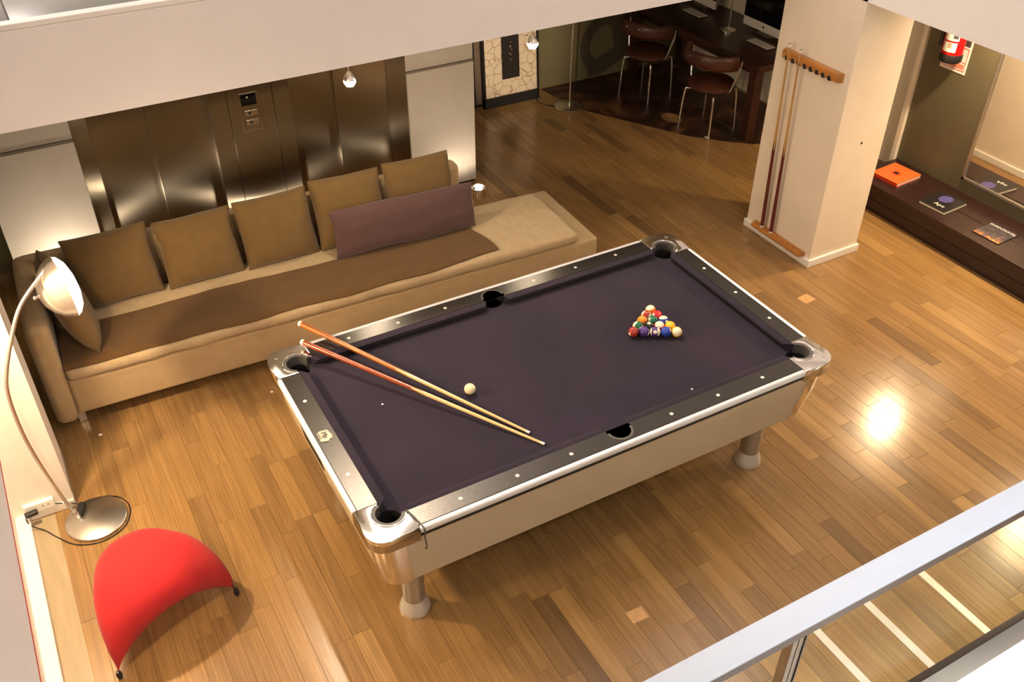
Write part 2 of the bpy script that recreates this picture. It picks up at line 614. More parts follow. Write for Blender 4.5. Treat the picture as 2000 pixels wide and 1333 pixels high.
struct(box('wall_left', -2.80, -2.64, -6.0, 1.0, 0, ZS, M['wall']))
struct(box('pillar_left', -2.80, XL, 1.0, 1.36, 0, ZS, M['wall']))
struct(box('trim_3', XL, XL + 0.004, 0.999, 1.36, 0, 0.10, M['satin']))
struct(box('trim_4', -2.64, -2.57, -1.93, 1.0, 0, 0.05, M['trimwhite'], bev=0.006))
struct(box('trim_5', -2.57, XL, 0.985, 1.0, 0, 0.05, M['trimwhite'], bev=0.004))
struct(box('wall_far_left', -3.3, -3.2, 1.0, 3.7, 0, ZS, M['olivelight']))
struct(box('wall_back_left', -3.3, 1.1, 3.62, 3.72, 0, ZS, M['olivelight']))
struct(box('baseboard_back_left', -3.2, -2.0, 3.605, 3.62, 0, 0.07, M['satin']))
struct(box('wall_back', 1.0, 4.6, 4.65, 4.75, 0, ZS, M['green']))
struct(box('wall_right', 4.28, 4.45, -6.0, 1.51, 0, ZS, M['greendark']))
struct(box('trim_6', 4.25, 4.45, 1.51, 1.555, 0.0, ZS, M['wallcream'], bev=0.004))
struct(box('wall_recess', 4.52, 4.62, 1.51, 2.35, 0, ZS, M['wallcream']))
struct(box('wall_far_right', 4.47, 4.62, 2.35, 4.75, 0, ZS, M['wallcream']))
struct(box('wall_recess_end', 4.3, 4.62, 2.28, 2.36, 0, ZS, M['wallcream']))

# column with skirting
struct(box('column', XR, 3.215, 0.855, 1.545, 0, ZS + 0.2, M['wallwarmlit'], bev=0.003))
sk = struct(box('baseboard_column', XR - 0.016, 3.215 + 0.016, 0.855 - 0.016, 1.545 + 0.016, 0, 0.062, M['trimwhite'], bev=0.006))
lathe('screw_hole', [(0.0, 0.0), (0.008, 0.0), (0.008, 0.002), (0, 0.002)], M['black'], sk, 12, (3.0, 0.854, 0.93), (PI / 2, 0, 0))

# ------------------------------------------------------------------ floor boards
FX0, FX1, FY0, FY1 = -2.66, 4.62, -1.96, 4.75
fl = struct(box('floor', FX0, FX1, FY0, FY1, -0.25, -0.012, M['subfloor']))


def hit_box(p, b):
    d = CAM - Vector(p)
    t0, t1 = 0.0, 1.0
    for a in range(3):
        if abs(d[a]) < 1e-9:
            if p[a] < b[a][0] or p[a] > b[a][1]:
                return False
            continue
        u, v = (b[a][0] - p[a]) / d[a], (b[a][1] - p[a]) / d[a]
        if u > v:
            u, v = v, u
        t0, t1 = max(t0, u), min(t1, v)
    return t0 < t1


OCC = [((-1.25, 1.25), (-.69, .69), (.42, .8)), ((-2.3, 1.3), (1.6, 2.4), (0.08, .45)), ((XR, 3.2), (.86, 1.54), (0, 2.)),
       ((-4, 5.6), (YB, 5.6), (ZS, ZU)), ((XR, 5.6), (-6, YB), (ZS, ZU)), ((-4, XL), (-6, YB), (ZS, ZU)), ((-2.3, 1.22), (3.2, 3.6), (0, 1.9)),
       ((3.6, 4.08), (-2, 1.4), (0, .32)), ((-2.8, XL), (1, 1.36), (0, 1.9))]


def plank_bm(bm, x0, x1, y0, y1, tone, lay, dz=0.0):
    e = 0.0009
    lo = [bm.verts.new(c) for c in ((x0, y0, -0.012), (x1, y0, -0.012), (x1, y1, -0.012), (x0, y1, -0.012))]
    mid = [bm.verts.new(c) for c in ((x0, y0, -e + dz), (x1, y0, -e + dz), (x1, y1, -e + dz), (x0, y1, -e + dz))]
    hi = [bm.verts.new(c) for c in ((x0 + e, y0 + e, dz), (x1 - e, y0 + e, dz), (x1 - e, y1 - e, dz), (x0 + e, y1 - e, dz))]
    fs = [bm.faces.new(hi)]
    for a, b in ((lo, mid), (mid, hi)):
        for k in range(4):
            fs.append(bm.faces.new((a[k], a[(k + 1) % 4], b[(k + 1) % 4], b[k])))
    for f in fs:
        f[lay] = tone


PW = 0.0925
rows = []
x = FX0 + 0.01
r_ = random.Random(11)
while x < FX1:
    y = FY0 + 0.004 - r_.random() * 0.5
    while y < FY1:
        ln = r_.choice((0.32, 0.45, 0.6, 0.6, 0.75, 0.9, 1.05)) * r_.uniform(0.9, 1.1)
        a, b = max(y, FY0 + 0.004), min(y + ln, FY1 - 0.004)
        if b - a > 0.05:
            t = r_.random()
            tone = 0.5 + 0.42 * (t - 0.5) * 2 * abs(t - 0.5) * 2 + r_.uniform(-0.12, 0.12)
            if r_.random() < 0.05:
                tone = r_.uniform(0.0, 0.1)
            rows.append((x + 0.0003, min(x + PW, FX1) - 0.0003, a + 0.0003, b - 0.0003, min(max(tone, 0), 1)))
        y += ln
    x += PW
score = []
for i, (x0, x1, y0, y1, t) in enumerate(rows):
    vis = 0
    for k in range(5):
        p = ((x0 + x1) / 2, y0 + (y1 - y0) * (k + .5) / 5, 0.001)
        u, v = project(p)
        if 0 < u < 2000 and 0 < v < 1333 and not any(hit_box(p, b) for b in OCC):
            vis += 1
    q = [project(c) for c in ((x0, y0, 0), (x1, y0, 0), (x1, y1, 0), (x0, y1, 0))]
    ar = 0.5 * abs(sum(q[k][0] * q[(k + 1) % 4][1] - q[(k + 1) % 4][0] * q[k][1] for k in range(4)))
    score.append((ar * vis / 5, i))
score.sort(reverse=True)
single = {i for s, i in score[:300] if s > 0}
bmr = bmesh.new()
layr = bmr.faces.layers.float.new('tone')
for i, (x0, x1, y0, y1, t) in enumerate(rows):
    if i in single:
        bm = bmesh.new()
        lay = bm.faces.layers.float.new('tone')
        cx, cy = (x0 + x1) / 2, (y0 + y1) / 2
        plank_bm(bm, x0 - cx, x1 - cx, y0 - cy, y1 - cy, t, lay, r_.uniform(-0.0004, 0.0))
        obj('plank', bm, M['plank'], fl, (cx, cy, 0))
    else:
        plank_bm(bmr, x0, x1, y0, y1, t, layr, 0)
rest = obj('planks_beyond', bmr, M['plank'], fl)
rest['kind'] = 'stuff'
for k, (px, py, sx, sy, rz) in enumerate(((2.449, 0.55, 0.05, 0.085, 0.12), (-0.121, -1.052, 0.045, 0.07, -0.05))):
    box('wood_patch', -sx, sx, -sy / 2, sy / 2, 0, 0.0012, M['inlay'], fl, loc=(px, py, 0), rot=(0, 0, rz))
for sx in (0.567, 0.893, 1.268):  # pale metallic bands lying on the boards, ending at the railing
    box('pale_strip', sx - 0.021, sx + 0.021, FY0 + 0.01, -1.47, 0, 0.0015, M['strip'], fl)

# lobby below the railing
lf = struct(box('floor_lobby', -3.0, 5.0, -6.0, -1.992, -1.3, -1.2, M['grout']))
tm = None
for ix in range(7):
    for iy in range(5):
        if tm is None:
            t = box('tile', 0.002, 0.798, 0.002, 0.798, 0, 0.012, M['tilecream'], lf, bev=0.002)
            tm = t.data
        else:
            t = link('tile', tm, None, lf)
        t.location = (-0.7 + ix * 0.8, -5.995 + iy * 0.8, -1.202)

# white cladding on the edge of the floor, below the railing
wl = struct(box('wall_lobby', FX0, 4.6, -1.975, -1.961, -1.2, -0.14, M['grout']))
for k in range(7):
    box('cladding_panel', -2.95 + 1.05 * k + 0.002, -2.95 + 1.05 * (k + 1) - 0.002, -1.99, -1.975, -1.2, -0.142, M['trimwhite'], wl, bev=0.002)

# ------------------------------------------------------------------ glass railing
rg = thing('glass_railing', 'white-topped glass railing with dark bottom channel in the lower right corner', 'railing', (0, -1.985, 0))
YR = 0.0
box('handrail', -3.4, 4.0, -0.0, 0.105, 1.066, 1.072, M['coollit'], rg, bev=0.001)
box('rail_channel', -3.4, 4.0, 0.001, 0.10, 1.022, 1.066, M['railbrown'], rg)
box('glass_pane', -0.135, 4.0, 0.035, 0.045, -0.02, 1.022, M['glass'], rg)
box('glass_pane', -3.4, -0.215, 0.035, 0.045, -0.02, 1.022, M['glass'], rg)
po = box('post', -0.205, -0.150, 0.020, 0.06, -0.10, 1.022, M['postbrown'], rg, bev=0.003)
box('post_plate', -0.150, -0.144, 0.016, 0.064, -0.1, 1.022, M['brownbar'], po)
box('post_groove', -0.179, -0.177, 0.0185, 0.022, -0.1, 1.022, M['brownbar'], po)
box('bottom_channel', -3.4, 4.0, -0.015, 0.018, -0.15, 0.10, M['channel'], rg, bev=0.003)
box('bottom_bead', -3.4, 4.0, 0.018, 0.034, -0.01, 0.015, M['brownbar'], rg)

struct(box('trim_7', -2.57, -2.455, FY0 + 0.01, 0.98, 0, 0.0018, mat('grey_border_board', (0.34, 0.27, 0.17, 1), 0.3, var=0.12, vscale=6, stretch=(4, 0.5, 1))))

# ------------------------------------------------------------------ lifts and wall panels at the back
YP = 3.2
for k, (x0, x1, lab) in enumerate(((-2.315, -1.73, 'pale wall panel with a shadow ledge left of the lift doors'), (0.655, 1.222, 'pale wall panel with a shadow ledge right of the lift doors'))):
    t = thing('wall_panel', lab, 'panel', ((x0 + x1) / 2, YP, 0))
    h = (x1 - x0) / 2
    box('lower_panel', -h, h, 0, 0.4, 0.03, 1.045, M['panel'], t, bev=0.004)
    box('ledge_strip', -h, h, 0.004, 0.4, 1.045, 1.060, M['groove'], t)
    box('upper_panel', -h, h, 0.014, 0.4, 1.062, ZS, M['panel'], t, bev=0.004)
    box('plinth', -h, h, 0.03, 0.4, 0, 0.03, M['black'], t)
LIFT_LAB = ('left steel lift with two sliding door leaves behind the sofa cushions', 'right steel lift with two sliding door leaves under the bright ceiling spot')
for k, (xa, xb, xc, jl, jr) in enumerate(((-1.62, -1.222, -0.828, -1.728, -0.70), (-0.25, 0.128, 0.525, -0.372, 0.653))):
    t = thing('lift_door', LIFT_LAB[k], 'lift', (xb, YP + 0.02, 0))
    d = box('door_leaf', xa - xb - 0.03, -0.004, 0.10, 0.13, 0.02, 1.90, M['steel'], t, bev=0.003)
    d = box('door_leaf', -0.02, xc - xb + 0.03, 0.075, 0.098, 0.02, 1.90, M['steel'], t, bev=0.003)
    # jambs
    bm = bmesh.new()
    add_prism(bm, [(jl - xb, 0.0), (jl - xb, 0.2), (xa - xb, 0.2), (xa - xb, 0.06 if k == 0 else 0.0)], 0.0, 1.91)
    obj('jamb', bm, M['steel'], t)
    bm = bmesh.new()
    add_prism(bm, [(xc - xb, 0.0 if k == 0 else 0.06), (xc - xb, 0.2), (jr - xb, 0.2), (jr - xb, 0.0)], 0.0, 1.91)
    obj('jamb', bm, M['steel'], t)
    box('sill', xa - xb, xc - xb, 0.0, 0.2, 0.0, 0.015, M['satin'], t)
t = thing('lift_call_panel', 'steel panel with lift call buttons between the two lifts', 'panel', (-0.536, YP + 0.02, 0))
box('face_plate', -0.160, 0.160, 0.0, 0.2, 0.0, 1.91, M['steel'], t, bev=0.002)
cp = box('button_plate', -0.080, 0.055, -0.006, 0.0, 0.86, 1.14, M['steel'], t, bev=0.002)
box('display', -0.068, 0.040, -0.008, -0.006, 1.05, 1.135, M['screen'], cp)
box('indicator', -0.028, -0.018, -0.0095, -0.008, 1.105, 1.115, M['white'], cp)
for z in (0.995, 0.925):
    bb = box('button_block', -0.052, 0.036, -0.010, -0.006, z - 0.018, z + 0.018, M['chrome'], cp, bev=0.002)
    for xx in (-0.03, 0.014):
        pass
for z in (0.995, 0.925):
    lathe('button', [(0, 0), (0.011, 0), (0.011, 0.004), (0, 0.004)], M['black'], cp, 16, (-0.022, -0.010, z), (PI / 2, 0, 0))
# uplights on the floor behind the sofa
for k, (ux, uy, lab) in enumerate(((1.118, 2.955, 'small chrome floor uplight shining by the right wall panel behind the sofa'), (-1.98, 2.93, 'small chrome floor uplight shining by the left wall panel behind the sofa'), (-0.52, 2.90, 'small chrome floor uplight hidden behind the middle of the sofa'))):
    t = thing('uplight', lab, 'lamp', (ux, uy, 0))
    lathe('housing', [(0, 0), (0.05, 0), (0.055, 0.02), (0.06, 0.09), (0.056, 0.092), (0.05, 0.07), (0, 0.06)], M['chrome'], t, 24)
    lathe('lit_bulb', [(0, 0.065), (0.030, 0.072), (0.026, 0.084), (0, 0.09)], M['bulb'], t, 24)
    light('uplight_glow', 'SPOT', (ux, uy, 0.11), (2.5, 13, 2.6)[k], WARM2, 0.03, (-0.2 if k == 0 else 0.05, 0.5, 1), 165, 0.6)

# ------------------------------------------------------------------ hanging spots under the back slab
for k, (bx, by, bz, lab, pw) in enumerate(((-0.286, 1.80, 1.68, 'brighter round ceiling spot hanging in front of the right lift doors', 14), (0.925, 1.80, 1.685, 'small ceiling spot with chrome cap hanging in front of the white painting', 8))):
    t = thing('ceiling_spot', lab, 'lamp', (bx, by, bz), 0, None)
    lathe('cap', [(0, 0.055), (0.012, 0.055), (0.03, 0.03), (0.034, 0.008), (0.030, 0.008), (0.02, 0.03), (0, 0.035)], M['chrome'], t, 20)
    tube('stem', [(0, 0, 0.05), (0, 0, ZS - bz)], 0.005, M['chrome'], t, 8)
    lathe('lit_bulb', [(0, -0.036), (0.022, -0.028), (0.034, -0.009), (0.034, 0.008), (0.021, 0.02), (0, 0.026)], M['bulb'], t, 16)
    light('spot_glow', 'POINT', (bx, by, bz - 0.06), pw, WARM2, 0.03)
light('painting_glow', 'SPOT', (0.96, 1.86, 1.64), 300, WARM2, 0.03, (1.3, 2.6, -1.05), 26, 0.8)

# recessed downlight rings
for k, (dx, dy, lab) in enumerate(((3.95, 0.67, 'recessed downlight in the right slab above the dark bench'), (3.94, -0.80, 'recessed downlight in the right slab nearer the railing'), (-2.50, 0.70, 'recessed downlight in the left slab above the arc lamp'), (-2.52, -0.90, 'recessed downlight in the left slab above the red stool'))):
    t = thing('downlight', lab, 'lamp', (dx, dy, ZS))
    lathe('ring', [(0.042, -0.004), (0.058, -0.004), (0.06, 0.0), (0.042, 0.0)], M['chrome'], t, 24)
    lathe('lit_lens', [(0, -0.002), (0.042, -0.002), (0.042, 0.0), (0, 0.0)], M['lens'], t, 24)

# ------------------------------------------------------------------ pool table
H = 0.80
XT, YT = 1.275, 0.722        # outside of the metal trim
XW, YW = 1.25, 0.695         # outside of the laminate
XI, YI = 1.160, 0.600        # rail / cushion joint
XN, YN = 1.1176, 0.5588      # cushion nose
PC = (1.142, 0.576)          # corner pocket centre
PR = 0.067
BED = 0.757
pt = thing('pool_table', 'pool table with charcoal cloth, cream sides and chrome corners', 'pool table', (0, 0, 0))


def arc(cx, cy, r, a0, a1, n):
    return [(cx + r * math.cos(math.radians(a0 + (a1 - a0) * k / n)), cy + r * math.sin(math.radians(a0 + (a1 - a0) * k / n))) for k in range(n + 1)]


def flip(poly, sx, sy):
    q = [(x * sx, y * sy) for x, y in poly]
    return q if sx * sy > 0 else q[::-1]


# bed with the six pockets cut out (counter-clockwise outline)
bed = []
bed += [(-XI - 0.03, -PC[1] + PR * .9)] + arc(-PC[0], -PC[1], 0.060, 120, -30, 12)[0:] + [(-PC[0] + 0.075, -YI - 0.02)]
bed += [(-0.055, -YI - 0.02)] + arc(0, -0.628, 0.055, 170, 10, 10) + [(0.055, -YI - 0.02)]
half = bed
up_ = [(-x, -y) for x, y in half]
bm = bmesh.new()
add_prism(bm, [(-XI - 0.03, 0.0)] and
          (arc(-PC[0], -PC[1], 0.06, 125, -35, 12) + arc(0, -0.628, 0.055, 150, 30, 8) + arc(PC[0], -PC[1], 0.06, 215, 55, 12)
           + arc(PC[0], PC[1], 0.06, -55, -215, 12) + arc(0, 0.628, 0.055, -30, -150, 8) + arc(-PC[0], PC[1], 0.06, 35, -125, 12)), BED - 0.02, BED)
obj('cloth_bed', bm, M['cloth'], pt, smooth=False)


# cushions: prism along a rail; profile in (d, z): d = distance inwards from the joint
def cushion_rail(p0, p1, inward, e0, e1):
    """p0,p1 joint line ends; e0,e1: how far the nose is shortened at each end"""
    p0, p1 = Vector(p0), Vector(p1)
    t = (p1 - p0).normalized()
    iw = Vector(inward)
    prof = [(-0.004, 0.797, 0), (0.010, 0.799, 0.25), (0.030, 0.797, 0.75), (0.0405, 0.794, 1.0), (0.0415, 0.789, 1.0), (0.036, 0.782, 1.0), (0.016, BED, 0.6), (-0.004, BED, 0)]
    bm = bmesh.new()
    A = [bm.verts.new((*(p0 + iw * d + t * e0 * s), z)) for d, z, s in prof]
    B = [bm.verts.new((*(p1 + iw * d - t * e1 * s), z)) for d, z, s in prof]
    n = len(prof)
    for k in range(n):
        bm.faces.new((A[k], A[(k + 1) % n], B[(k + 1) % n], B[k]))
    bm.faces.new(A[::-1])
    bm.faces.new(B)
    return obj('cushion', bm, M['cloth'], pt, smooth=True)


CE = 1.080
for sy in (-1, 1):
    cushion_rail((-CE, sy * YI), (-0.052, sy * YI), (0, -sy), 0.034, 0.022)
    cushion_rail((0.052, sy * YI), (CE, sy * YI), (0, -sy), 0.022, 0.034)
for sx in (-1, 1):
    cushion_rail((sx * XI, -0.520), (sx * XI, 0.520), (-sx, 0), 0.034, 0.034)

# laminate rails
CX, CY = 1.060, 0.500
for sy in (-1, 1):
    poly = [(-CX, -YW), (CX, -YW), (CX, -YI)] + [(0.062, -YI)] + arc(0, -0.622, 0.066, 20, -200, 16) + [(-0.062, -YI), (-CX, -YI)]
    prism('rail', flip(poly, 1, sy * -1), 0.740, H, M['rail'], pt)
    bm = bmesh.new()
    add_box(bm, -CX, CX, sy * 0.694 if sy > 0 else -YT, YT if sy > 0 else -0.694, 0.766, 0.8015, 0.012, 4)
    obj('trim_bar', bm, M['alu'], pt, wn=True)
    box('under_rail', -CX, CX, min(sy * 0.66, sy * 0.706), max(sy * 0.66, sy * 0.706), 0.737, 0.768, M['black'], pt)
for sx in (-1, 1):
    prism('rail', [(min(sx * XI, sx * XW), -CY), (max(sx * XI, sx * XW), -CY), (max(sx * XI, sx * XW), CY), (min(sx * XI, sx * XW), CY)], 0.740, H, M['rail'], pt)
    bm = bmesh.new()
    add_box(bm, sx * 1.249 if sx > 0 else -XT, XT if sx > 0 else -1.249, -CY, CY, 0.766, 0.8015, 0.012, 4)
    obj('trim_bar', bm, M['alu'], pt, wn=True)
    box('under_rail', min(sx * 1.2, sx * 1.258), max(sx * 1.2, sx * 1.258), -CY, CY, 0.737, 0.768, M['black'], pt)

# side pockets
for sy in (-1, 1):
    A = arc(0, -0.622, 0.066, 178, 362, 20)
    B = arc(0, -0.622, 0.054, 178, 362, 20)
    prism('pocket_rim', flip(A + B[::-1], 1, -sy), BED - 0.01, H + 0.001, M['rubber'], pt)
    lathe('pocket', [(0.0, 0.66), (0.050, 0.66), (0.054, BED - 0.003), (0.0525, BED - 0.004), (0.046, 0.668), (0, 0.666)], M['pit'], pt, 28, (0, sy * 0.620, 0))

# chrome corner caps, pockets and corner posts
for sx in (-1, 1):
    for sy in (-1, 1):
        # outline for the (-,-) corner, counter-clockwise
        inner = arc(-PC[0], -PC[1], PR + 0.004, 112, 338, 24)
        poly = [(-XT, -CY), (-XT, -YT + 0.085)] + arc(-XT + 0.085, -YT + 0.085, 0.085, 180, 270, 10)[1:] + [(-CX, -YT), (-CX, -YI)] + inner[::-1] + [(-XI, -CY)]
        poly = flip(poly, -sx, -sy)
        bm = bmesh.new()
        add_prism(bm, poly, 0.732, H + 0.002)
        tops = [e for e in bm.edges if all(v.co.z > H for v in e.verts)]
        outer = []
        for e in tops:
            mx_, my_ = (e.verts[0].co + e.verts[1].co).xy / 2
            if abs(mx_) > XT - 0.03 and abs(my_) > CY or abs(my_) > YT - 0.03 and abs(mx_) > CX:
                outer.append(e)
        bmesh.ops.bevel(bm, geom=outer, offset=0.012, segments=3, profile=0.5, affect='EDGES')
        cap = obj('corner_cap', bm, M['chrome'], pt, wn=True)
        cap['label'] = 'chrome corner cap'
        # raised lip round the pocket
        lip = arc(-PC[0] * -sx, -PC[1] * -sy, PR + 0.010, 0, 1, 1)
        a0, a1 = 118, 332
        pts = [(x * -sx, y * -sy, H + 0.002) for x, y in arc(-PC[0], -PC[1], PR + 0.008, a0, a1, 24)]
        tube('pocket_lip', pts, 0.0045, M['chrome'], cap, 8)
        lathe('badge', [(0, 0), (0.012, 0), (0.012, 0.002), (0, 0.002)], M['satin'], cap, 20, (sx * 1.222, sy * 0.668, H + 0.002))
        # pocket: open towards the table above the bed, round below it
        bm = bmesh.new()
        ro, ri = PR + 0.003, PR - 0.011
        A = arc(-PC[0], -PC[1], ro, 110, 340, 26)
        B = arc(-PC[0], -PC[1], ri, 110, 340, 26)
        poly = flip(A + B[::-1], -sx, -sy)
        add_prism(bm, poly, BED - 0.01, H + 0.001)
        obj('pocket_rim', bm, M['rubber'], pt, smooth=True)
        lathe('pocket', [(0.0, 0.60), (0.062, 0.60), (0.064, BED - 0.001), (0.0585, BED - 0.002), (0.057, 0.61), (0, 0.608)], M['pit'], pt, 28, (sx * PC[0], sy * PC[1], 0))
        # corner post, tapering downwards
        bm = bmesh.new()
        rings = []
        for z, ox, oy, r in ((0.735, 1.252, 0.702, 0.085), (0.60, 1.238, 0.688, 0.085), (0.418, 1.206, 0.658, 0.085)):
            prof = [(-ox + 0.128, -oy + 0.02), (-ox + 0.128, -oy)] + [(x, y) for x, y in arc(-ox + r, -oy + r, r, 270, 180, 10)] + [(-ox, -oy + 0.116), (-ox + 0.02, -oy + 0.116)]
            rings.append([bm.verts.new((x * -sx, y * -sy, z)) for x, y in prof])
        for A_, B_ in zip(rings, rings[1:]):
            n = len(A_)
            for k in range(n):
                bm.faces.new((A_[k], A_[(k + 1) % n], B_[(k + 1) % n], B_[k]))
        bm.faces.new(rings[0])
        bm.faces.new(rings[-1][::-1])
        obj('corner_post', bm, M['chrome'], pt, smooth=True)['label'] = 'tapering chrome corner post'
        # legs
        lg = lathe('leg', [(0.054, 0.08), (0.054, 0.42)], M['legsteel'], pt, 32, (sx * 1.03, sy * 0.49, 0))
        lathe('foot', [(0, 0), (0.074, 0), (0.076, 0.012), (0.070, 0.034), (0.060, 0.062), (0.0545, 0.085), (0, 0.085)], M['footsteel'], lg, 32)

# cabinet sides (tapering panels)
def taper_panel(name, axis, s, half_t, half_b):
    bm = bmesh.new()
    V = []
    for z, off, h in ((0.728, 0, half_t), (0.42, 1, half_b)):
        d = (0.698, 0.654)[off] if axis == 'y' else (1.246, 1.202)[off]
        for th in (0, 0.02):
            for e in (-1, 1):
                V.append(bm.verts.new((e * h, s * (d - th), z) if axis == 'y' else (s * (d - th), e * h, z)))
    for q in ((0, 1, 3, 2), (4, 5, 7, 6), (0, 1, 5, 4), (2, 3, 7, 6), (0, 2, 6, 4), (1, 3, 7, 5)):
        bm.faces.new([V[i] for i in q])
    return obj(name, bm, M['cab'], pt)


for s in (-1, 1):
    taper_panel('side_panel', 'y', s, 1.13, 1.085)
    ep = taper_panel('end_panel', 'x', s, 0.592, 0.548)
    if s < 0:
        bm = bmesh.new()
        add_box(bm, -0.004, 0.03, -0.14, 0.14, -0.055, 0.055, 0.004)
        obj('ball_return', bm, M['pit'], ep, (-1.219, 0.235, 0.545), (0, -0.138, 0))
box('bottom_board', -1.18, 1.18, -0.635, 0.635, 0.425, 0.44, M['black'], pt)
# rail sights
sights = []
for k in (-3, -2, -1, 1, 2, 3):
    for s in (-1, 1):
        sights.append((k * 0.2794, s * 0.648))
for k in (-1, 0, 1):
    for s in (-1, 1):
        if not (k == 0 and s < 0):
            sights.append((s * 1.207, k * 0.2794))
sm = None
M['sight'] = mat('pearl_sight', (0.75, 0.72, 0.66, 1), 0.3, var=0.05, vscale=80)
for sx_, sy_ in sights:
    if sm is None:
        o = lathe('rail_sight', [(0, 0), (0.0095, 0), (0.0085, 0.0014), (0, 0.0016)], M['sight'], pt, 14, (sx_, sy_, H))
        sm = o.data
    else:
        link('rail_sight', sm, None, pt, (sx_, sy_, H))
# crest on the left rail: a raised plate with letters and a wing
bg = bmesh.new()
add_prism(bg, [(-0.040, -0.018), (-0.034, -0.024), (0.012, -0.024), (0.014, -0.032), (0.030, -0.032), (0.036, -0.022), (0.040, 0.004), (0.030, 0.010), (0.028, 0.022), (0.010, 0.030), (-0.020, 0.024), (-0.036, 0.020)], 0, 0.0035)
M['pewter'] = mat('dull_pewter', (0.30, 0.25, 0.20, 1), 0.45, 0.8, var=0.2, vscale=60)
em = obj('crest', bg, M['pewter'], pt, (-1.207, 0.0, H), (0, 0, -PI / 2))
em['label'] = 'raised metal crest on the left rail'
link('lettering', text_mesh('Mp', 0.034, 0.0012), M['rail'], em, (-0.004, -0.001, 0.0042))
box('crest_bar', -0.034, 0.010, -0.031, -0.027, 0, 0.003, M['pewter'], em)
# dark cord hung over the near corner
tube('cord', [(-1.072, -0.600, 0.806), (-1.062, -0.630, 0.805), (-1.052, -0.680, 0.804), (-1.046, -0.718, 0.803), (-1.043, -0.729, 0.782), (-1.041, -0.716, 0.735), (-1.037, -0.715, 0.70), (-1.035, -0.713, 0.665), (-1.040, -0.711, 0.655)], 0.0035, M['rubber'], pt, 7, 5)

# ------------------------------------------------------------------ balls
def ball_mat(name, col, stripe):
    m, nt, b = new_mat(name)
    b.inputs['Roughness'].default_value = 0.08
    b.inputs['Coat Weight'].default_value = 0.4
    N, L = nt.nodes, nt.links
    tc = N.new('ShaderNodeTexCoord')
    if stripe:
        sp = N.new('ShaderNodeSeparateXYZ')
        L.new(tc.outputs['Object'], sp.inputs[0])
        ab = N.new('ShaderNodeMath')
        ab.operation = 'ABSOLUTE'
        L.new(sp.outputs[2], ab.inputs[0])
        gt = N.new('ShaderNodeMath')
        gt.operation = 'GREATER_THAN'
        gt.inputs[1].default_value = 0.0155
        L.new(ab.outputs[0], gt.inputs[0])
        mx = N.new('ShaderNodeMix')
        mx.data_type = 'RGBA'
        mx.inputs[6].default_value = col
        mx.inputs[7].default_value = (0.80, 0.74, 0.55, 1)
        L.new(gt.outputs[0], mx.inputs[0])
        L.new(mx.outputs[2], b.inputs['Base Color'])
    else:
        n = N.new('ShaderNodeTexNoise')
        n.inputs['Scale'].default_value = 30
        L.new(tc.outputs['Object'], n.inputs['Vector'])
        mx = N.new('ShaderNodeMix')
        mx.data_type = 'RGBA'
        mx.inputs[6].default_value = col
        mx.inputs[7].default_value = tuple(c * 0.94 for c in col[:3]) + (1,)
        L.new(n.outputs[0], mx.inputs[0])
        L.new(mx.outputs[2], b.inputs['Base Color'])
    return m


BR = 0.028575
bm = bmesh.new()
bmesh.ops.create_uvsphere(bm, u_segments=32, v_segments=20, radius=BR)
for f in bm.faces:
    f.smooth = True
BALLMESH = bpy.data.meshes.new('ball')
bm.to_mesh(BALLMESH)
bm.free()
# number spot: a small curved white disc with a figure
bm = bmesh.new()
add_lathe(bm, [(0.0105, math.sqrt(BR ** 2 - 0.0105 ** 2) + 0.00015), (0.0055, math.sqrt(BR ** 2 - 0.0055 ** 2) + 0.0003), (0, BR + 0.0003)], 18)
SPOT = bpy.data.meshes.new('number_spot')
for f in bm.faces:
    f.smooth = True
bm.to_mesh(SPOT)
bm.free()
M['ballwhite'] = mat('ball_white', (0.82, 0.76, 0.60, 1), 0.1, var=0.02)
SPOT.materials.append(M['ballwhite'])
TOCAM = Vector((-0.389, -0.692, 0.608))
RIGHT = R0
UPV = -R1
COLS = {1: (0.85, 0.50, 0.03), 2: (0.015, 0.045, 0.36), 3: (0.62, 0.012, 0.018), 4: (0.055, 0.02, 0.18), 5: (0.80, 0.26, 0.02), 6: (0.0, 0.12, 0.055), 7: (0.32, 0.025, 0.012), 8: (0.008, 0.008, 0.01)}
APEX = Vector((0.700, 0.101))
C1 = Vector((0.509, -0.012))
C3 = Vector((0.707, -0.1215))
SIDE = 4 * 0.05735
cen = (APEX + C1 + C3) / 3
uu = ((C1 + C3) / 2 - APEX).normalized()
pp = Vector((uu.y, -uu.x))
if (C3 - C1).dot(pp) < 0:
    pp = -pp
hh3 = SIDE * math.sqrt(3) / 2
APEX = cen - uu * (hh3 * 2 / 3)
C1 = cen + uu * (hh3 / 3) - pp * (SIDE / 2)
C3 = cen + uu * (hh3 / 3) + pp * (SIDE / 2)


def img(a, b, c):
    return (RIGHT * a + UPV * b + TOCAM * c).normalized()


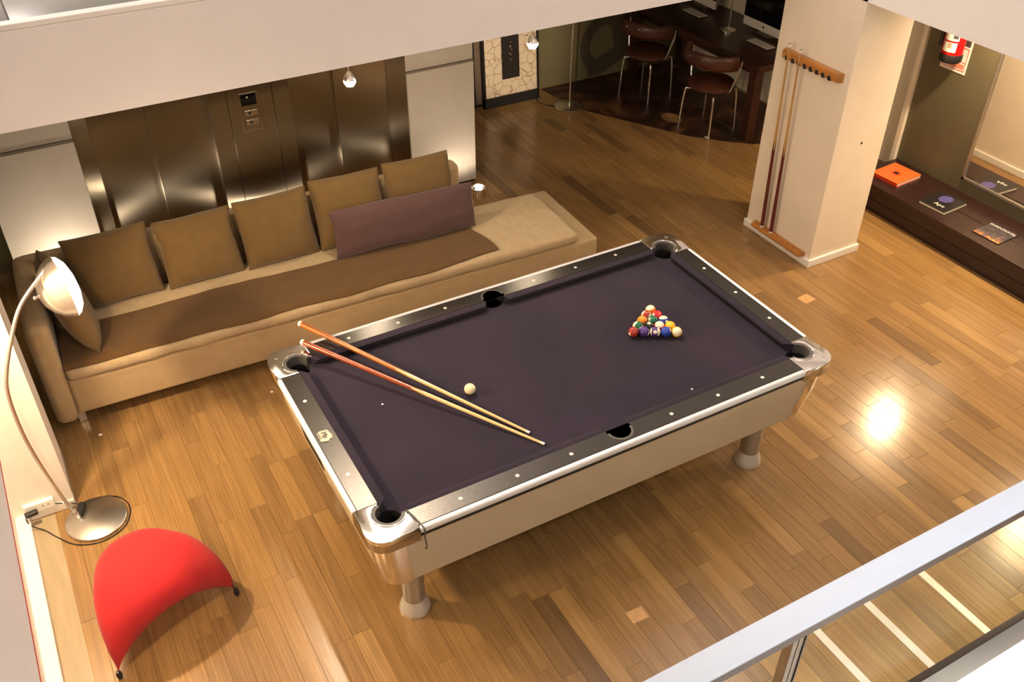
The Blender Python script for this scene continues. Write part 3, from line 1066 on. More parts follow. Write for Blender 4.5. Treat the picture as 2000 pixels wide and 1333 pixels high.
# number, row, index, stripe axis, direction of the number spot
BALLS = [
    (13, 0, 0, img(-0.25, 0.75, 0.5), None, 'orange-and-white striped ball at the far tip of the rack'),
    (15, 1, 0, img(0.8, -0.5, 0.3), None, 'maroon-and-white striped ball in the second row of the rack'),
    (3, 1, 1, None, img(-0.8, 0.1, 0.55), 'bright red ball in the second row of the rack'),
    (5, 2, 0, None, None, 'orange ball at the left of the third row of the rack'),
    (6, 2, 1, None, img(-0.75, 0.3, 0.5), 'green ball in the middle of the rack'),
    (10, 2, 2, img(-0.1, 0.9, 0.25), img(0.55, -0.25, 0.78), 'blue-and-white striped ball at the right of the third row of the rack'),
    (14, 3, 0, img(0.75, -0.55, 0.1), img(0.35, -0.5, 0.78), 'green-and-white striped ball at the left edge of the rack'),
    (8, 3, 1, None, img(0.0, 0.6, 0.75), 'black ball inside the rack'),
    (11, 3, 2, img(-0.1, 0.6, 0.75), None, 'white ball with a red-orange stripe inside the rack'),
    (1, 3, 3, None, None, 'yellow ball at the right edge of the rack'),
    (7, 4, 0, None, img(-0.8, -0.45, 0.35), 'brick red ball at the near left corner of the rack'),
    (4, 4, 1, None, img(0.75, -0.4, 0.45), 'purple ball in the near row of the rack'),
    (12, 4, 2, img(0.95, 0.0, 0.28), img(-0.1, -0.1, 0.98), 'purple-and-white striped ball in the middle of the near row'),
    (2, 4, 3, None, img(0.8, 0.3, 0.4), 'dark blue ball in the near row of the rack'),
    (9, 4, 4, img(-0.1, 0.1, 0.98), None, 'cream-faced striped ball at the near right corner of the rack'),
]
for num, row, idx, ax, spd, lab in BALLS:
    base = COLS[num if num <= 8 else num - 8] + (1,)
    m = ball_mat('ball_%d' % num, base, num > 8)
    p = APEX + (C1 - APEX) * (row / 4) + ((C3 - C1) * (idx / 4) if row else Vector((0, 0)))
    o = bpy.data.objects.new('billiard_ball', BALLMESH.copy())
    o.data.materials.append(m)
    COL.objects.link(o)
    o.location = (p.x, p.y, BED + BR)
    q = (ax or Vector((0, 0, 1))).to_track_quat('Z', 'Y')
    o.rotation_mode = 'QUATERNION'
    o.rotation_quaternion = q
    tag(o, lab, 'ball', 'balls in the rack')
    if spd is not None:
        s = bpy.data.objects.new('number_spot', SPOT)
        COL.objects.link(s)
        s.parent = o
        y = UPV - spd * UPV.dot(spd)
        mw = frame_mat((0, 0, 0), y.cross(spd), y)
        s.matrix_local = q.to_matrix().to_4x4().inverted() @ mw
        link('figure', text_mesh(str(num), 0.0125 if num < 10 else 0.0105, 0.0003), M['black'], s, (0, 0, BR + 0.0006))
o = bpy.data.objects.new('cue_ball', BALLMESH.copy())
o.data.materials.append(mat('cue_ball_ivory', (0.80, 0.72, 0.47, 1), 0.14, var=0.03, vscale=40, coat=0.3))
COL.objects.link(o)
o.location = (-0.4655, -0.0085, BED + BR)
tag(o, 'plain ivory cue ball alone beside the two cues', 'ball')

# ------------------------------------------------------------------ cues
M['cue_pale'] = mat('maple_shaft', (0.68, 0.48, 0.22, 1), 0.25, var=0.1, vscale=30, stretch=(2, 2, 0.2), coat=0.3)
M['cue_orange'] = mat('orange_butt', (0.36, 0.105, 0.010, 1), 0.32, var=0.3, vscale=25, stretch=(2, 2, 0.25), coat=0.12)
M['cue_red'] = mat('red_brown_butt', (0.24, 0.042, 0.008, 1), 0.3, var=0.3, vscale=25, stretch=(2, 2, 0.25), coat=0.12)
M['cue_dark'] = mat('dark_cherry_butt', (0.10, 0.012, 0.010, 1), 0.22, var=0.3, vscale=25, stretch=(2, 2, 0.25), coat=0.12)
M['cue_old'] = mat('aged_shaft', (0.45, 0.26, 0.09, 1), 0.3, var=0.2, vscale=30, stretch=(2, 2, 0.2), coat=0.3)


def cue(butt, tip, mb, ms, lab, grp=None, split=0.47):
    butt, tip = Vector(butt), Vector(tip)
    L_ = (tip - butt).length
    t = thing('pool_cue', lab, 'cue', butt, 0, grp)
    t.rotation_mode = 'QUATERNION'
    t.rotation_quaternion = (tip - butt).to_track_quat('Z', 'X')
    rad = lambda z: 0.0148 - (0.0148 - 0.0062) * (z / L_)
    s = split * L_
    # butt whose points run up into the shaft
    bm = bmesh.new()
    n, prof = 24, []
    for z in (0.014, 0.2 * L_, 0.4 * L_):
        prof.append([bm.verts.new((rad(z) * math.cos(2 * PI * k / n), rad(z) * math.sin(2 * PI * k / n), z)) for k in range(n)])
    last = []
    for k in range(n):
        z = s + (0.05 if k % 6 == 0 else (0.02 if k % 6 in (1, 5) else -0.03))
        last.append(bm.verts.new(((rad(z) + 0.0003) * math.cos(2 * PI * k / n), (rad(z) + 0.0003) * math.sin(2 * PI * k / n), z)))
    prof.append(last)
    for A, B in zip(prof, prof[1:]):
        for k in range(n):
            bm.faces.new((A[k], A[(k + 1) % n], B[(k + 1) % n], B[k]))
    obj('butt', bm, mb, t, smooth=True)
    lathe('shaft', [(rad(0.4 * L_) - 0.0006, 0.4 * L_), (rad(s), s), (rad(L_), L_ - 0.024)], ms, t, 20)
    lathe('ferrule', [(0.0064, L_ - 0.026), (0.0062, L_ - 0.005)], M['white'], t, 16)
    lathe('tip', [(0.0060, L_ - 0.005), (0.0050, L_ - 0.001), (0, L_)], M['black'], t, 16)
    lathe('bumper', [(0, 0), (0.0135, 0.0), (0.0155, 0.004), (0.0152, 0.016)], M['white'], t, 20)
    return t


cue((-1.033, 0.846, 0.838), (-0.3515, -0.4085, 0.7645), M['cue_orange'], M['cue_pale'], 'orange-butted cue on the table, nearer the cue ball')
cue((-1.076, 0.690, 0.836), (-0.3295, -0.508, 0.7645), M['cue_red'], M['cue_pale'], 'red-brown cue on the table, farther from the cue ball', split=0.50)

# ------------------------------------------------------------------ cue rack on the column
cr = thing('cue_rack', 'wooden wall cue rack with notched top bar and footrest on the white column', 'rack', (XR, 1.18, 0))


def rack_bar(name, y0, y1, z0, z1, d):
    bm = bmesh.new()
    zc = (z0 + z1) / 2
    prof = [(0.0, z0), (-d * 0.8, z0), (-d, z0 + 0.012), (-d, z1 - 0.012), (-d * 0.8, z1), (0.0, z1)]
    e = 0.018
    A = [bm.verts.new((x_, y0 + (e if x_ < -d * .7 else 0) - 1.18, z)) for x_, z in prof]
    B = [bm.verts.new((x_, y1 - (e if x_ < -d * .7 else 0) - 1.18, z)) for x_, z in prof]
    n = len(prof)
    for k in range(n):
        bm.faces.new((A[k], A[(k + 1) % n], B[(k + 1) % n], B[k]))
    bm.faces.new(A)
    bm.faces.new(B[::-1])
    bmesh.ops.bevel(bm, geom=bm.edges[:], offset=0.004, segments=2, profile=0.5, affect='EDGES')
    return obj(name, bm, M['oak'], cr, wn=True)


tb = rack_bar('top_bar', 0.905, 1.462, 1.39, 1.452, 0.045)
for k in range(8):
    box('notch', -0.0475, -0.015, -0.014, 0.014, 1.386, 1.420, M['pit'], tb, bev=0.005, loc=(0, 1.395 - 1.18 - k * 0.0575, 0))
fb = rack_bar('foot_bar', 0.903, 1.452, 0.062, 0.100, 0.062)
for k in range(8):
    lathe('cup', [(0, 0), (0.015, 0), (0.015, 0.0012), (0, 0.0012)], M['cue_orange'], fb, 16, (-0.034, 1.395 - 1.18 - k * 0.0575, 0.0995))
cue((2.706, 1.336, 0.101), (2.700, 1.388, 1.508), M['cue_dark'], M['cue_old'], 'dark cherry cue standing in the wall rack, left of the pair')
cue((2.706, 1.236, 0.101), (2.698, 1.278, 1.502), M['cue_dark'], M['cue_old'], 'dark cherry cue standing in the wall rack, right of the pair')

# ------------------------------------------------------------------ sofa
SA = math.radians(-2.1)
sofa = thing('sofa', 'long tan modular sofa with brown throw along the back of the pool table', 'sofa', (-2.2, 1.61, 0), SA)
box('base', 0.0, 3.50, 0.0, 0.78, 0.10, 0.345, M['linen'], sofa, bev=0.022, seg=4)


def soft_box(name, x0, x1, y0, y1, z0, z1, r, m, parent, amp=0.006, fr=5.0, nx=40, ny=10, nz=5, crown=0.0):
    """box with rounded edges and soft dents"""
    bm = bmesh.new()
    bmesh.ops.create_cube(bm, size=2.0)
    bmesh.ops.subdivide_edges(bm, edges=bm.edges[:], cuts=1, use_grid_fill=True)
    bm.free()
    bm = bmesh.new()
    hx, hy, hz = (x1 - x0) / 2, (y1 - y0) / 2, (z1 - z0) / 2
    cx, cy, cz = (x0 + x1) / 2, (y0 + y1) / 2, (z0 + z1) / 2
    cache = {}

    def coords(n, h):
        k = 4
        edge = [-h + r * (1 - math.cos(PI / 2 * i / k)) for i in range(k)]
        inn = [-h + r + (2 * h - 2 * r) * i / n for i in range(n + 1)]
        return edge + inn + [-e for e in edge[::-1]]
    gx, gy, gz = coords(nx, hx), coords(ny, hy), coords(nz, hz)

    def vert(a, b, c):
        key = (round(a, 5), round(b, 5), round(c, 5))
        if key not in cache:
            ix = max(-hx + r, min(hx - r, a))
            iy = max(-hy + r, min(hy - r, b))
            iz = max(-hz + r, min(hz - r, c))
            d = Vector((a - ix, b - iy, c - iz))
            if d.length > 1e-9:
                s = max(abs(d.x), abs(d.y), abs(d.z))
                d = d.normalized() * s
            p = Vector((ix, iy, iz)) + d
            nn = noise3((p.x + cx) * fr, (p.y + cy) * fr, (p.z + cz) * fr) * amp
            dn = d.normalized() if d.length > 1e-9 else Vector((0, 0, 1))
            p += dn * nn
            if crown:
                p.z += crown * max(0, (p.z / hz)) * (1 - (p.x / hx) ** 4) * (1 - (p.y / hy) ** 4)
            cache[key] = bm.verts.new((p.x + cx, p.y + cy, p.z + cz))
        return cache[key]
    for A, B, f in ((gx, gy, lambda a, b, s: (a, b, s * hz)), (gx, gz, lambda a, b, s: (a, s * hy, b)), (gy, gz, lambda a, b, s: (s * hx, a, b))):
        for s in (-1, 1):
            for i in range(len(A) - 1):
                for j in range(len(B) - 1):
                    q = [vert(*f(A[i], B[j], s)), vert(*f(A[i + 1], B[j], s)), vert(*f(A[i + 1], B[j + 1], s)), vert(*f(A[i], B[j + 1], s))]
                    if len(set(q)) == 4:
                        try:
                            bm.faces.new(q)
                        except ValueError:
                            pass
    return obj(name, bm, m, parent, smooth=True)


soft_box('mattress', 0.005, 3.335, -0.020, 0.66, 0.347, 0.432, 0.036, M['linen2'], sofa, 0.007, 7.0, 60, 12, 2, 0.004)
soft_box('left_arm', -0.125, 0.0, -0.012, 0.86, 0.055, 0.74, 0.045, M['linen'], sofa, 0.004, 4.0, 3, 12, 10)
soft_box('backrest', -0.10, 2.79, 0.745, 0.875, 0.10, 0.735, 0.045, M['linen'], sofa, 0.004, 4.0, 40, 3, 10)
for lx, ly in ((0.0, 0.075), (3.40, 0.08), (0.0, 0.72), (3.40, 0.72), (1.75, 0.08), (1.75, 0.72)):
    box('leg', lx - 0.015, lx + 0.03, ly - 0.02, ly + 0.02, 0.0, 0.102, M['satin'], sofa, bev=0.003)
# throw: a thin sheet over the mattress, wavy hems
bm = bmesh.new()
NX, NY = 70, 14
top, botm = [], []
for i in range(NX + 1):
    u = i / NX
    row = []
    for j in range(NY + 1):
        v = j / NY
        xx = 0.004 + u * 2.735 + (0.012 * math.sin(v * 5) if u > 0.9 else 0)
        y0 = -0.012 + 0.045 * max(0, (u - 0.75) / 0.25) ** 1.5 + 0.010 * noise3(u * 9, 1, 2)
        y1 = 0.40 + 0.05 * noise3(u * 4, 5, 2)
        xx -= 0.05 * (v ** 1.0) * max(0, (u - 0.9) / 0.1)
        yy = y0 + (y1 - y0) * v
        zz = 0.4465 + 0.003 * noise3(xx * 8, yy * 8, 3)
        if yy < 0.02:
            zz -= (0.02 - yy) ** 2 * 9
        row.append((xx, yy, zz))
    top.append([bm.verts.new(p) for p in row])
    botm.append([bm.verts.new((p[0], p[1], p[2] - 0.006)) for p in row])
for i in range(NX):
    for j in range(NY):
        bm.faces.new((top[i][j], top[i + 1][j], top[i + 1][j + 1], top[i][j + 1]))
        bm.faces.new((botm[i][j], botm[i][j + 1], botm[i + 1][j + 1], botm[i + 1][j]))
for i in range(NX):
    bm.faces.new((top[i][0], botm[i][0], botm[i + 1][0], top[i + 1][0]))
    bm.faces.new((top[i][NY], top[i + 1][NY], botm[i + 1][NY], botm[i][NY]))
for j in range(NY):
    bm.faces.new((top[0][j], top[0][j + 1], botm[0][j + 1], botm[0][j]))
    bm.faces.new((top[NX][j], botm[NX][j], botm[NX][j + 1], top[NX][j + 1]))
SROT = Matrix.Rotation(SA, 4, 'Z')
SORG = Vector((-2.2, 1.61, 0))


def sofa_w(p):
    return SORG + (SROT @ Vector(p))


o = obj('throw', bm, M['blanket'], None, SORG, (0, 0, SA), smooth=True)
tag(o, 'dark brown throw spread over the front of the sofa seat', 'blanket')


def pillow_bm(w_, h_, t_, seed, n=22, pinch=0.05, wr=0.008, flat=0.5):
    """cushion in the local xz plane, thickness along y; centre at the origin"""
    bm = bmesh.new()
    F, Bk = [], []
    for i in range(n + 1):
        u = -math.cos(PI * i / n)
        fr, br = [], []
        for j in range(n + 1):
            v = -math.cos(PI * j / n)
            e = max(0.0, (1 - abs(u) ** 3.2) * (1 - abs(v) ** 3.2)) ** flat
            px = w_ / 2 * u * (1 - pinch * (1 - v * v) * abs(u) ** 3)
            pz = h_ / 2 * v * (1 - pinch * (1 - u * u) * abs(v) ** 3)
            px += 0.012 * noise3(v * 1.5, seed, u)
            pz += 0.010 * noise3(u * 1.5, seed + 3, v)
            ed = max(abs(u), abs(v))
            wrk = wr * (noise3(u * 6 + seed, v * 2.5, 1) + 0.7 * noise3(u * 16 + seed, v * 5, 4) * ed ** 2)
            fr.append(bm.verts.new((px, -t_ / 2 * e + wrk * (e ** 0.5), pz)))
            if i in (0, n) or j in (0, n):
                br.append(fr[-1])
            else:
                br.append(bm.verts.new((px, t_ / 2 * e, pz)))
        F.append(fr)
        Bk.append(br)
    for i in range(n):
        for j in range(n):
            bm.faces.new((F[i][j], F[i + 1][j], F[i + 1][j + 1], F[i][j + 1]))
            q = [Bk[i][j], Bk[i][j + 1], Bk[i + 1][j + 1], Bk[i + 1][j]]
            try:
                bm.faces.new(q)
            except ValueError:
                pass
    return bm


def seam(w_, h_, pinch):
    pts = []
    n = 12
    for a, b in (((-1, -1), (1, -1)), ((1, -1), (1, 1)), ((1, 1), (-1, 1)), ((-1, 1), (-1, -1))):
        for k in range(n):
            u = a[0] + (b[0] - a[0]) * k / n
            v = a[1] + (b[1] - a[1]) * k / n
            pts.append((w_ / 2 * u * (1 - pinch * (1 - v * v) * abs(u) ** 3), 0, h_ / 2 * v * (1 - pinch * (1 - u * u) * abs(v) ** 3)))
    return pts + [pts[0]]


CLAB = ['olive brown cushion at the left end of the row, half in shadow', 'second olive brown back cushion from the left end', 'middle one of the five olive brown back cushions', 'olive brown back cushion behind the left end of the plum bolster', 'olive brown back cushion at the right end of the row']
for k, (cx, wd, ht, lean, yaw) in enumerate(((0.415, 0.49, 0.44, 22, 3), (0.930, 0.47, 0.425, 23, 2), (1.430, 0.475, 0.44, 22, 2), (1.925, 0.475, 0.465, 20, -1), (2.435, 0.475, 0.475, 19, 0))):
    bm = pillow_bm(wd, ht, 0.185, k * 3.7, pinch=0.035)
    hh = ht / 2
    la = math.radians(lean)
    p = sofa_w((cx, 0.548 + math.sin(la) * hh * 0.95, 0.438 + math.cos(la) * hh))
    o = obj('back_cushion', bm, M['olive'], None, p, (-la, 0, SA + math.radians(yaw)), smooth=True)
    tag(o, CLAB[k], 'cushion', 'olive brown cushions along the sofa back')
    tube('piping', seam(wd, ht, 0.035), 0.004, M['olive'], o, 6)
# pillow leaning on the left arm
bm = pillow_bm(0.53, 0.46, 0.185, 21.0, pinch=0.05)
o = obj('arm_cushion', bm, M['olive'], None, sofa_w((0.125, 0.305, 0.672)), (math.radians(-14), 0, SA + math.radians(90 + 6)), smooth=True)
tag(o, 'olive brown cushion leaning on the left sofa arm behind the arc lamp', 'cushion')
tube('piping', seam(0.53, 0.46, 0.05), 0.004, M['olive'], o, 6)
# plum bolster
bm = pillow_bm(0.99, 0.32, 0.13, 33.0, n=26, pinch=0.015)
o = obj('bolster', bm, M['plum'], None, sofa_w((2.235, 0.412, 0.606)), (math.radians(-13), 0, SA + math.radians(-1.5)), smooth=True)
tag(o, 'long plum coloured bolster leaning on the two right cushions', 'cushion')

# ------------------------------------------------------------------ arc floor lamp
al = thing('arc_lamp', 'chrome arc floor lamp with lit dome shade beside the left end of the sofa', 'lamp', (-2.268, 0.828, 0))
lathe('base', [(0, 0), (0.150, 0), (0.155, 0.004), (0.155, 0.016), (0.150, 0.020), (0, 0.021)], M['satin'], al, 48)


def rel(p):
    return (p[0] + 2.268, p[1] - 0.828, p[2])


stem = [(-2.352, 0.875, 0.018), (-2.36, 0.872, 0.06), (-2.402, 0.85, 0.34), (-2.432, 0.832, 0.65), (-2.43, 0.838, 0.90), (-2.40, 0.85, 1.04), (-2.32, 0.89, 1.21), (-2.24, 0.93, 1.33), (-2.10, 1.005, 1.428)]
tube('stem', [rel(p) for p in stem], 0.0095, M['satin'], al, 12, 8)
lathe('socket', [(0.016, 0), (0.016, 0.035), (0.012, 0.05), (0, 0.05)], M['chrome'], al, 16, rel((-2.352, 0.876, 0.02)), (0.0, -0.12, 0))
hc = Vector((-2.055, 1.015, 1.305))
ax = Vector((0.965, 0.13, 0.06)).normalized()
hq = ax.to_track_quat('Z', 'X')
prof_o = [(0.012, -0.118), (0.054, -0.110), (0.098, -0.084), (0.132, -0.048), (0.152, -0.006), (0.157, 0.0), (0.152, 0.002), (0.128, -0.046), (0.094, -0.080), (0.054, -0.104), (0.012, -0.111)]
M['polished'] = mat('polished_shade', (0.80, 0.75, 0.68, 1), 0.24, 1.0, bump=0.03, bscale=25)
sh = lathe('shade', prof_o, M['polished'], al, 40, rel(hc), hq.to_euler())
lathe('lit_diffuser', [(0.149, 0.0), (0.138, 0.022), (0.106, 0.043), (0.056, 0.055), (0, 0.058)], M['diffuser'], sh, 40)
lathe('finial', [(0, -0.142), (0.008, -0.140), (0.012, -0.132), (0.008, -0.122), (0.012, -0.112)], M['chrome'], sh, 16)
tube('bracket', [rel((-2.105, 1.0, 1.424)), rel((-2.09, 1.012, 1.432)), rel((-2.085, 1.02, 1.415))], 0.013, M['chrome'], al, 12)
light('arc_lamp_glow', 'SPOT', tuple(hc + ax * 0.075), 16, WARM2, 0.10, tuple(ax + Vector((0, 0, -0.25))), 160, 0.6)
# inline switch and flex
sw = box('switch', -0.045, 0.045, -0.017, 0.017, 0, 0.024, M['black'], al, bev=0.006, loc=(-0.062, 0.085, 0.021), rot=(0, 0, 1.15))
tube('flex', [(-0.045, 0.128, 0.03), (-0.01, 0.150, 0.012), (0.06, 0.155, 0.004), (0.14, 0.10, 0.004), (0.17, 0.0, 0.004), (0.12, -0.12, 0.004), (0.0, -0.17, 0.004), (-0.12, -0.13, 0.004), (-0.20, -0.03, 0.004), (-0.25, 0.05, 0.006), (-0.30, 0.085, 0.03), (-0.315, 0.095, 0.075), (-0.30, 0.115, 0.085)], 0.0032, M['black'], al, 7, 6)
tube('flex', [(-0.078, 0.045, 0.03), (-0.09, 0.04, 0.024), (-0.098, 0.045, 0.024)], 0.0032, M['black'], al, 7)
tube('flex', [(-0.05, 0.13, 0.02), (-0.10, 0.16, 0.03), (-0.16, 0.158, 0.06), (-0.21, 0.155, 0.075)], 0.0032, M['black'], al, 7, 5)
pl = box('plug', -0.032, 0.032, -0.014, 0.014, -0.012, 0.012, M['black'], al, bev=0.006, loc=(-0.285, 0.118, 0.085), rot=(0, 0, 0.1))
so = thing('wall_socket', 'white double power socket low on the bright left pillar', 'socket', (-2.51, 1.0, 0.085))
pb = box('socket_plate', -0.075, 0.075, -0.028, 0, -0.03, 0.03, M['white'], so, bev=0.006)
for dx in (0.018, 0.044):
    lathe('socket_hole', [(0, 0), (0.0035, 0), (0.0035, 0.001), (0, 0.001)], M['black'], pb, 10, (dx, -0.028, 0.005), (PI / 2, 0, 0))

# ------------------------------------------------------------------ red three-footed stool
F1, F2, F3 = Vector((-2.352, -0.205)), Vector((-1.757, -0.010)), Vector((-2.22, 0.42))
ctr = (F1 + F2 + F3) / 3


def stool():
    bm = bmesh.new()
    N_ = 40
    grid = {}

    EO = [-(F1 - (F2 + F3) / 2).normalized(), -(F2 - (F1 + F3) / 2).normalized(), -(F3 - (F1 + F2) / 2).normalized()]

    def mid(a, b, c):
        p = F1 * a + F2 * b + F3 * c
        s = a * a + b * b + c * c
        t = max(0.0, (1 - s) / (2 / 3))
        for o_, (u_, v_, w_), amt in zip(EO, ((b, c, a), (a, c, b), (a, b, c)), (0.07, 0.05, 0.02)):
            p = p + o_ * (4 * u_ * v_) * (1 - w_) ** 2 * amt
        z = 0.016 + 0.262 * t ** 0.68
        e = 27 * a * b * c
        return p, z, t, e
    for i in range(N_ + 1):
        for j in range(N_ + 1 - i):
            a, b = i / N_, j / N_
            c = 1 - a - b
            p, z, t, e = mid(a, b, c)
            q = 1 - math.sqrt(max(0.0, (a * a + b * b + c * c - 1 / 3) * 1.5))
            ed = min(a, b, c) / max(1e-6, min(1 / 3, 0.36 * (1 - max(a, b, c)) + 0.02))
            th = (0.022 + 0.098 * min(1, t * 1.15)) * max(0.0, 1 - (1 - min(1, ed)) ** 2) ** 0.5
            n = Vector(((p.x - ctr.x) * 1.1, (p.y - ctr.y) * 1.1, 0.42)).normalized()
            base = Vector((p.x, p.y, z))
            wob = 0.006 * noise3(p.x * 7, p.y * 7, 1.0) * min(1, ed)
            grid[(i, j, 0)] = bm.verts.new(base + n * (th + wob))
            if a == 0 or b == 0 or c == 0 or i + j == N_:
                grid[(i, j, 1)] = grid[(i, j, 0)]
            else:
                grid[(i, j, 1)] = bm.verts.new(base - n * th * 0.75)
    for s in (0, 1):
        for i in range(N_):
            for j in range(N_ - i):
                tri = [grid[(i, j, s)], grid[(i + 1, j, s)], grid[(i, j + 1, s)]]
                try:
                    bm.faces.new(tri if s == 0 else tri[::-1])
                except ValueError:
                    pass
                if i + j < N_ - 1:
                    tri = [grid[(i + 1, j, s)], grid[(i + 1, j + 1, s)], grid[(i, j + 1, s)]]
                    bm.faces.new(tri if s == 0 else tri[::-1])
    return bm


st = thing('stool', 'bright red plush three-pointed arched stool near the left wall', 'stool', (ctr.x, ctr.y, 0))
o = obj('seat', stool(), M['red'], st, (-ctr.x, -ctr.y, 0), smooth=True)
md = o.modifiers.new('s', 'SMOOTH')
md.factor = 0.5
md.iterations = 2
for f_ in (F1, F2, F3):
    d = (f_ - ctr)
    lathe('foot', [(0, 0), (0.008, 0), (0.012, 0.010), (0.014, 0.028), (0.010, 0.05), (0, 0.052)], M['black'], st, 14, (d.x * 0.99, d.y * 0.99, 0))

# ------------------------------------------------------------------ bench, mirror, books, extinguisher
be = thing('bench', 'long low dark wood bench under the mirror on the right', 'bench', (4.02, 0.0, 0))
box('seat_board', -0.262, -0.013, -1.9, 1.50, 0.185, 0.225, M['darkwood'], be, bev=0.003)
box('seat_board', -0.007, 0.26, -1.9, 1.50, 0.185, 0.225, M['darkwood'], be, bev=0.003)
box('front_board', -0.252, -0.235, -1.9, 1.48, 0.0, 0.185, M['darkwood'], be)
box('groove_rail', -0.258, -0.252, -1.9, 1.48, 0.09, 0.102, M['darkwood'], be)
box('end_board', -0.235, 0.255, 1.465, 1.48, 0, 0.185, M['darkwood'], be)

mi = thing('mirror', 'large wall mirror with a thin pale frame above the bench', 'mirror', (4.28, 0.0, 0.335))
box('glass', -0.012, -0.006, -1.7, 0.855, 0.02, 1.35, M['mirror'], mi)
box('frame_side', -0.022, 0, 0.85, 0.872, -0.005, 1.37, M['satin'], mi, bev=0.002)
box('frame_side', -0.022, 0, -1.72, -1.70, -0.005, 1.37, M['satin'], mi, bev=0.002)
box('frame_bottom', -0.022, 0, -1.72, 0.872, -0.005, 0.018, M['satin'], mi, bev=0.002)
box('frame_top', -0.022, 0, -1.72, 0.872, 1.35, 1.372, M['satin'], mi, bev=0.002)


def cover_mat(name, kind):
    m, nt, b = new_mat(name)
    N, L = nt.nodes, nt.links
    tc = N.new('ShaderNodeTexCoord')
    b.inputs['Roughness'].default_value = 0.35
    if kind == 'orange':
        v = N.new('ShaderNodeTexVoronoi')
        v.inputs['Scale'].default_value = 55
        v.inputs['Randomness'].default_value = 0.15
        L.new(tc.outputs['Object'], v.inputs['Vector'])
        r = N.new('ShaderNodeValToRGB')
        r.color_ramp.elements[0].position, r.color_ramp.elements[0].color = 0.25, (0.62, 0.05, 0.012, 1)
        r.color_ramp.elements[1].position, r.color_ramp.elements[1].color = 0.55, (0.85, 0.16, 0.035, 1)
        L.new(v.outputs['Distance'], r.inputs[0])
        L.new(r.outputs[0], b.inputs['Base Color'])
    elif kind == 'mag':
        n = N.new('ShaderNodeTexNoise')
        n.inputs['Scale'].default_value = 22
        n.inputs['Detail'].default_value = 6
        L.new(tc.outputs['Object'], n.inputs['Vector'])
        sp = N.new('ShaderNodeSeparateXYZ')
        L.new(tc.outputs['Object'], sp.inputs[0])
        mr = N.new('ShaderNodeMapRange')
        mr.inputs[1].default_value, mr.inputs[2].default_value = -0.02, -0.13
        mr.inputs[3].default_value, mr.inputs[4].default_value = 0.0, 0.42
        L.new(sp.outputs[1], mr.inputs[0])
        ad = N.new('ShaderNodeMath')
        L.new(n.outputs[0], ad.inputs[0])
        L.new(mr.outputs[0], ad.inputs[1])
        r = N.new('ShaderNodeValToRGB')
        e = r.color_ramp.elements
        e[0].position, e[0].color = 0.35, (0.015, 0.012, 0.018, 1)
        e[1].position, e[1].color = 1.0, (0.90, 0.45, 0.16, 1)
        k = e.new(0.62)
        k.color = (0.06, 0.05, 0.07, 1)
        k = e.new(0.82)
        k.color = (0.35, 0.14, 0.05, 1)
        L.new(ad.outputs[0], r.inputs[0])
        L.new(r.outputs[0], b.inputs['Base Color'])
    return m


M['orange'] = mat('orange_board', (0.80, 0.055, 0.018, 1), 0.4, var=0.05)
M['blackcover'] = mat('black_cover', (0.014, 0.013, 0.014, 1), 0.3, var=0.1)
M['planet'] = mat('violet_disc_print', (0.085, 0.075, 0.26, 1), 0.35, var=0.5, vscale=28, stretch=(1, 2.5, 1))
ZBN = 0.2252


def book(name, lab, c, sx, sy, t, rot, mc, ms=None):
    o = thing(name, lab, 'book', (c[0], c[1], ZBN), rot)
    box('pages', -sx / 2 + 0.004, sx / 2 - 0.004, -sy / 2 + 0.003, sy / 2 - 0.003, 0.003, t - 0.003, M['paper'], o)
    cv = box('cover', -sx / 2, sx / 2, -sy / 2, sy / 2, t - 0.003, t, mc, o)
    box('back_cover', -sx / 2, sx / 2, -sy / 2, sy / 2, 0, 0.003, ms or mc, o)
    return o, cv


o, cv = book('book', 'orange patterned hardback at the far end of the dark bench', (4.022, 1.278), 0.295, 0.255, 0.028, 0.07, cover_mat('orange_patterned_cover', 'orange'), M['orange'])
box('spine', -0.1475, -0.1435, -0.1275, 0.1275, 0, 0.028, M['orange'], o)
bm = bmesh.new()
add_prism(bm, [(0.036 * math.cos(a * PI / 12), 0.036 * math.sin(a * PI / 12)) for a in range(24)], 0, 0.0006)
e1 = obj('cover_ring', bm, M['orange'], cv, (0.0, 0.0, 0.028))
bm = bmesh.new()
add_prism(bm, [(0.021 * math.cos(a * PI / 12), 0.021 * math.sin(a * PI / 12)) for a in range(24)], 0, 0.0006)
obj('cover_disc', bm, M['blackcover'], e1, (0, 0, 0.0006))
o, cv = book('book', 'black book with a violet disc on the cover, middle of the bench', (3.984, 0.774), 0.275, 0.23, 0.026, 0.06, M['blackcover'])
bm = bmesh.new()
add_prism(bm, [(0.062 * math.cos(a * PI / 16), 0.050 * math.sin(a * PI / 16)) for a in range(32)], 0, 0.0005)
obj('cover_disc', bm, M['planet'], cv, (0.045, 0.01, 0.026))
link('lettering', text_mesh('Ape', 0.055, 0.0003), M['white'], cv, (-0.068, -0.018, 0.0266), (0, 0, -PI / 2))
o = thing('magazine', 'glossy dark magazine with white title and orange photo at the near end of the bench', 'magazine', (3.975, 0.285, ZBN), 0.04)
mg = box('cover', -0.118, 0.118, -0.11, 0.11, 0.0, 0.006, None, o)
mgm = cover_mat('magazine_cover', 'mag')
# print runs with its top towards the wall
mg.data.materials.append(M['blackcover'])
bm = bmesh.new()
add_box(bm, -0.106, 0.106, -0.115, 0.115, 0.0, 0.0006)
obj('cover_print', bm, mgm, mg, (0, 0, 0.006), (0, 0, -PI / 2))
link('lettering', text_mesh('FARENTRAVEL', 0.033, 0.0003), M['white'], mg, (0.086, 0.0, 0.0070), (0, 0, -PI / 2))

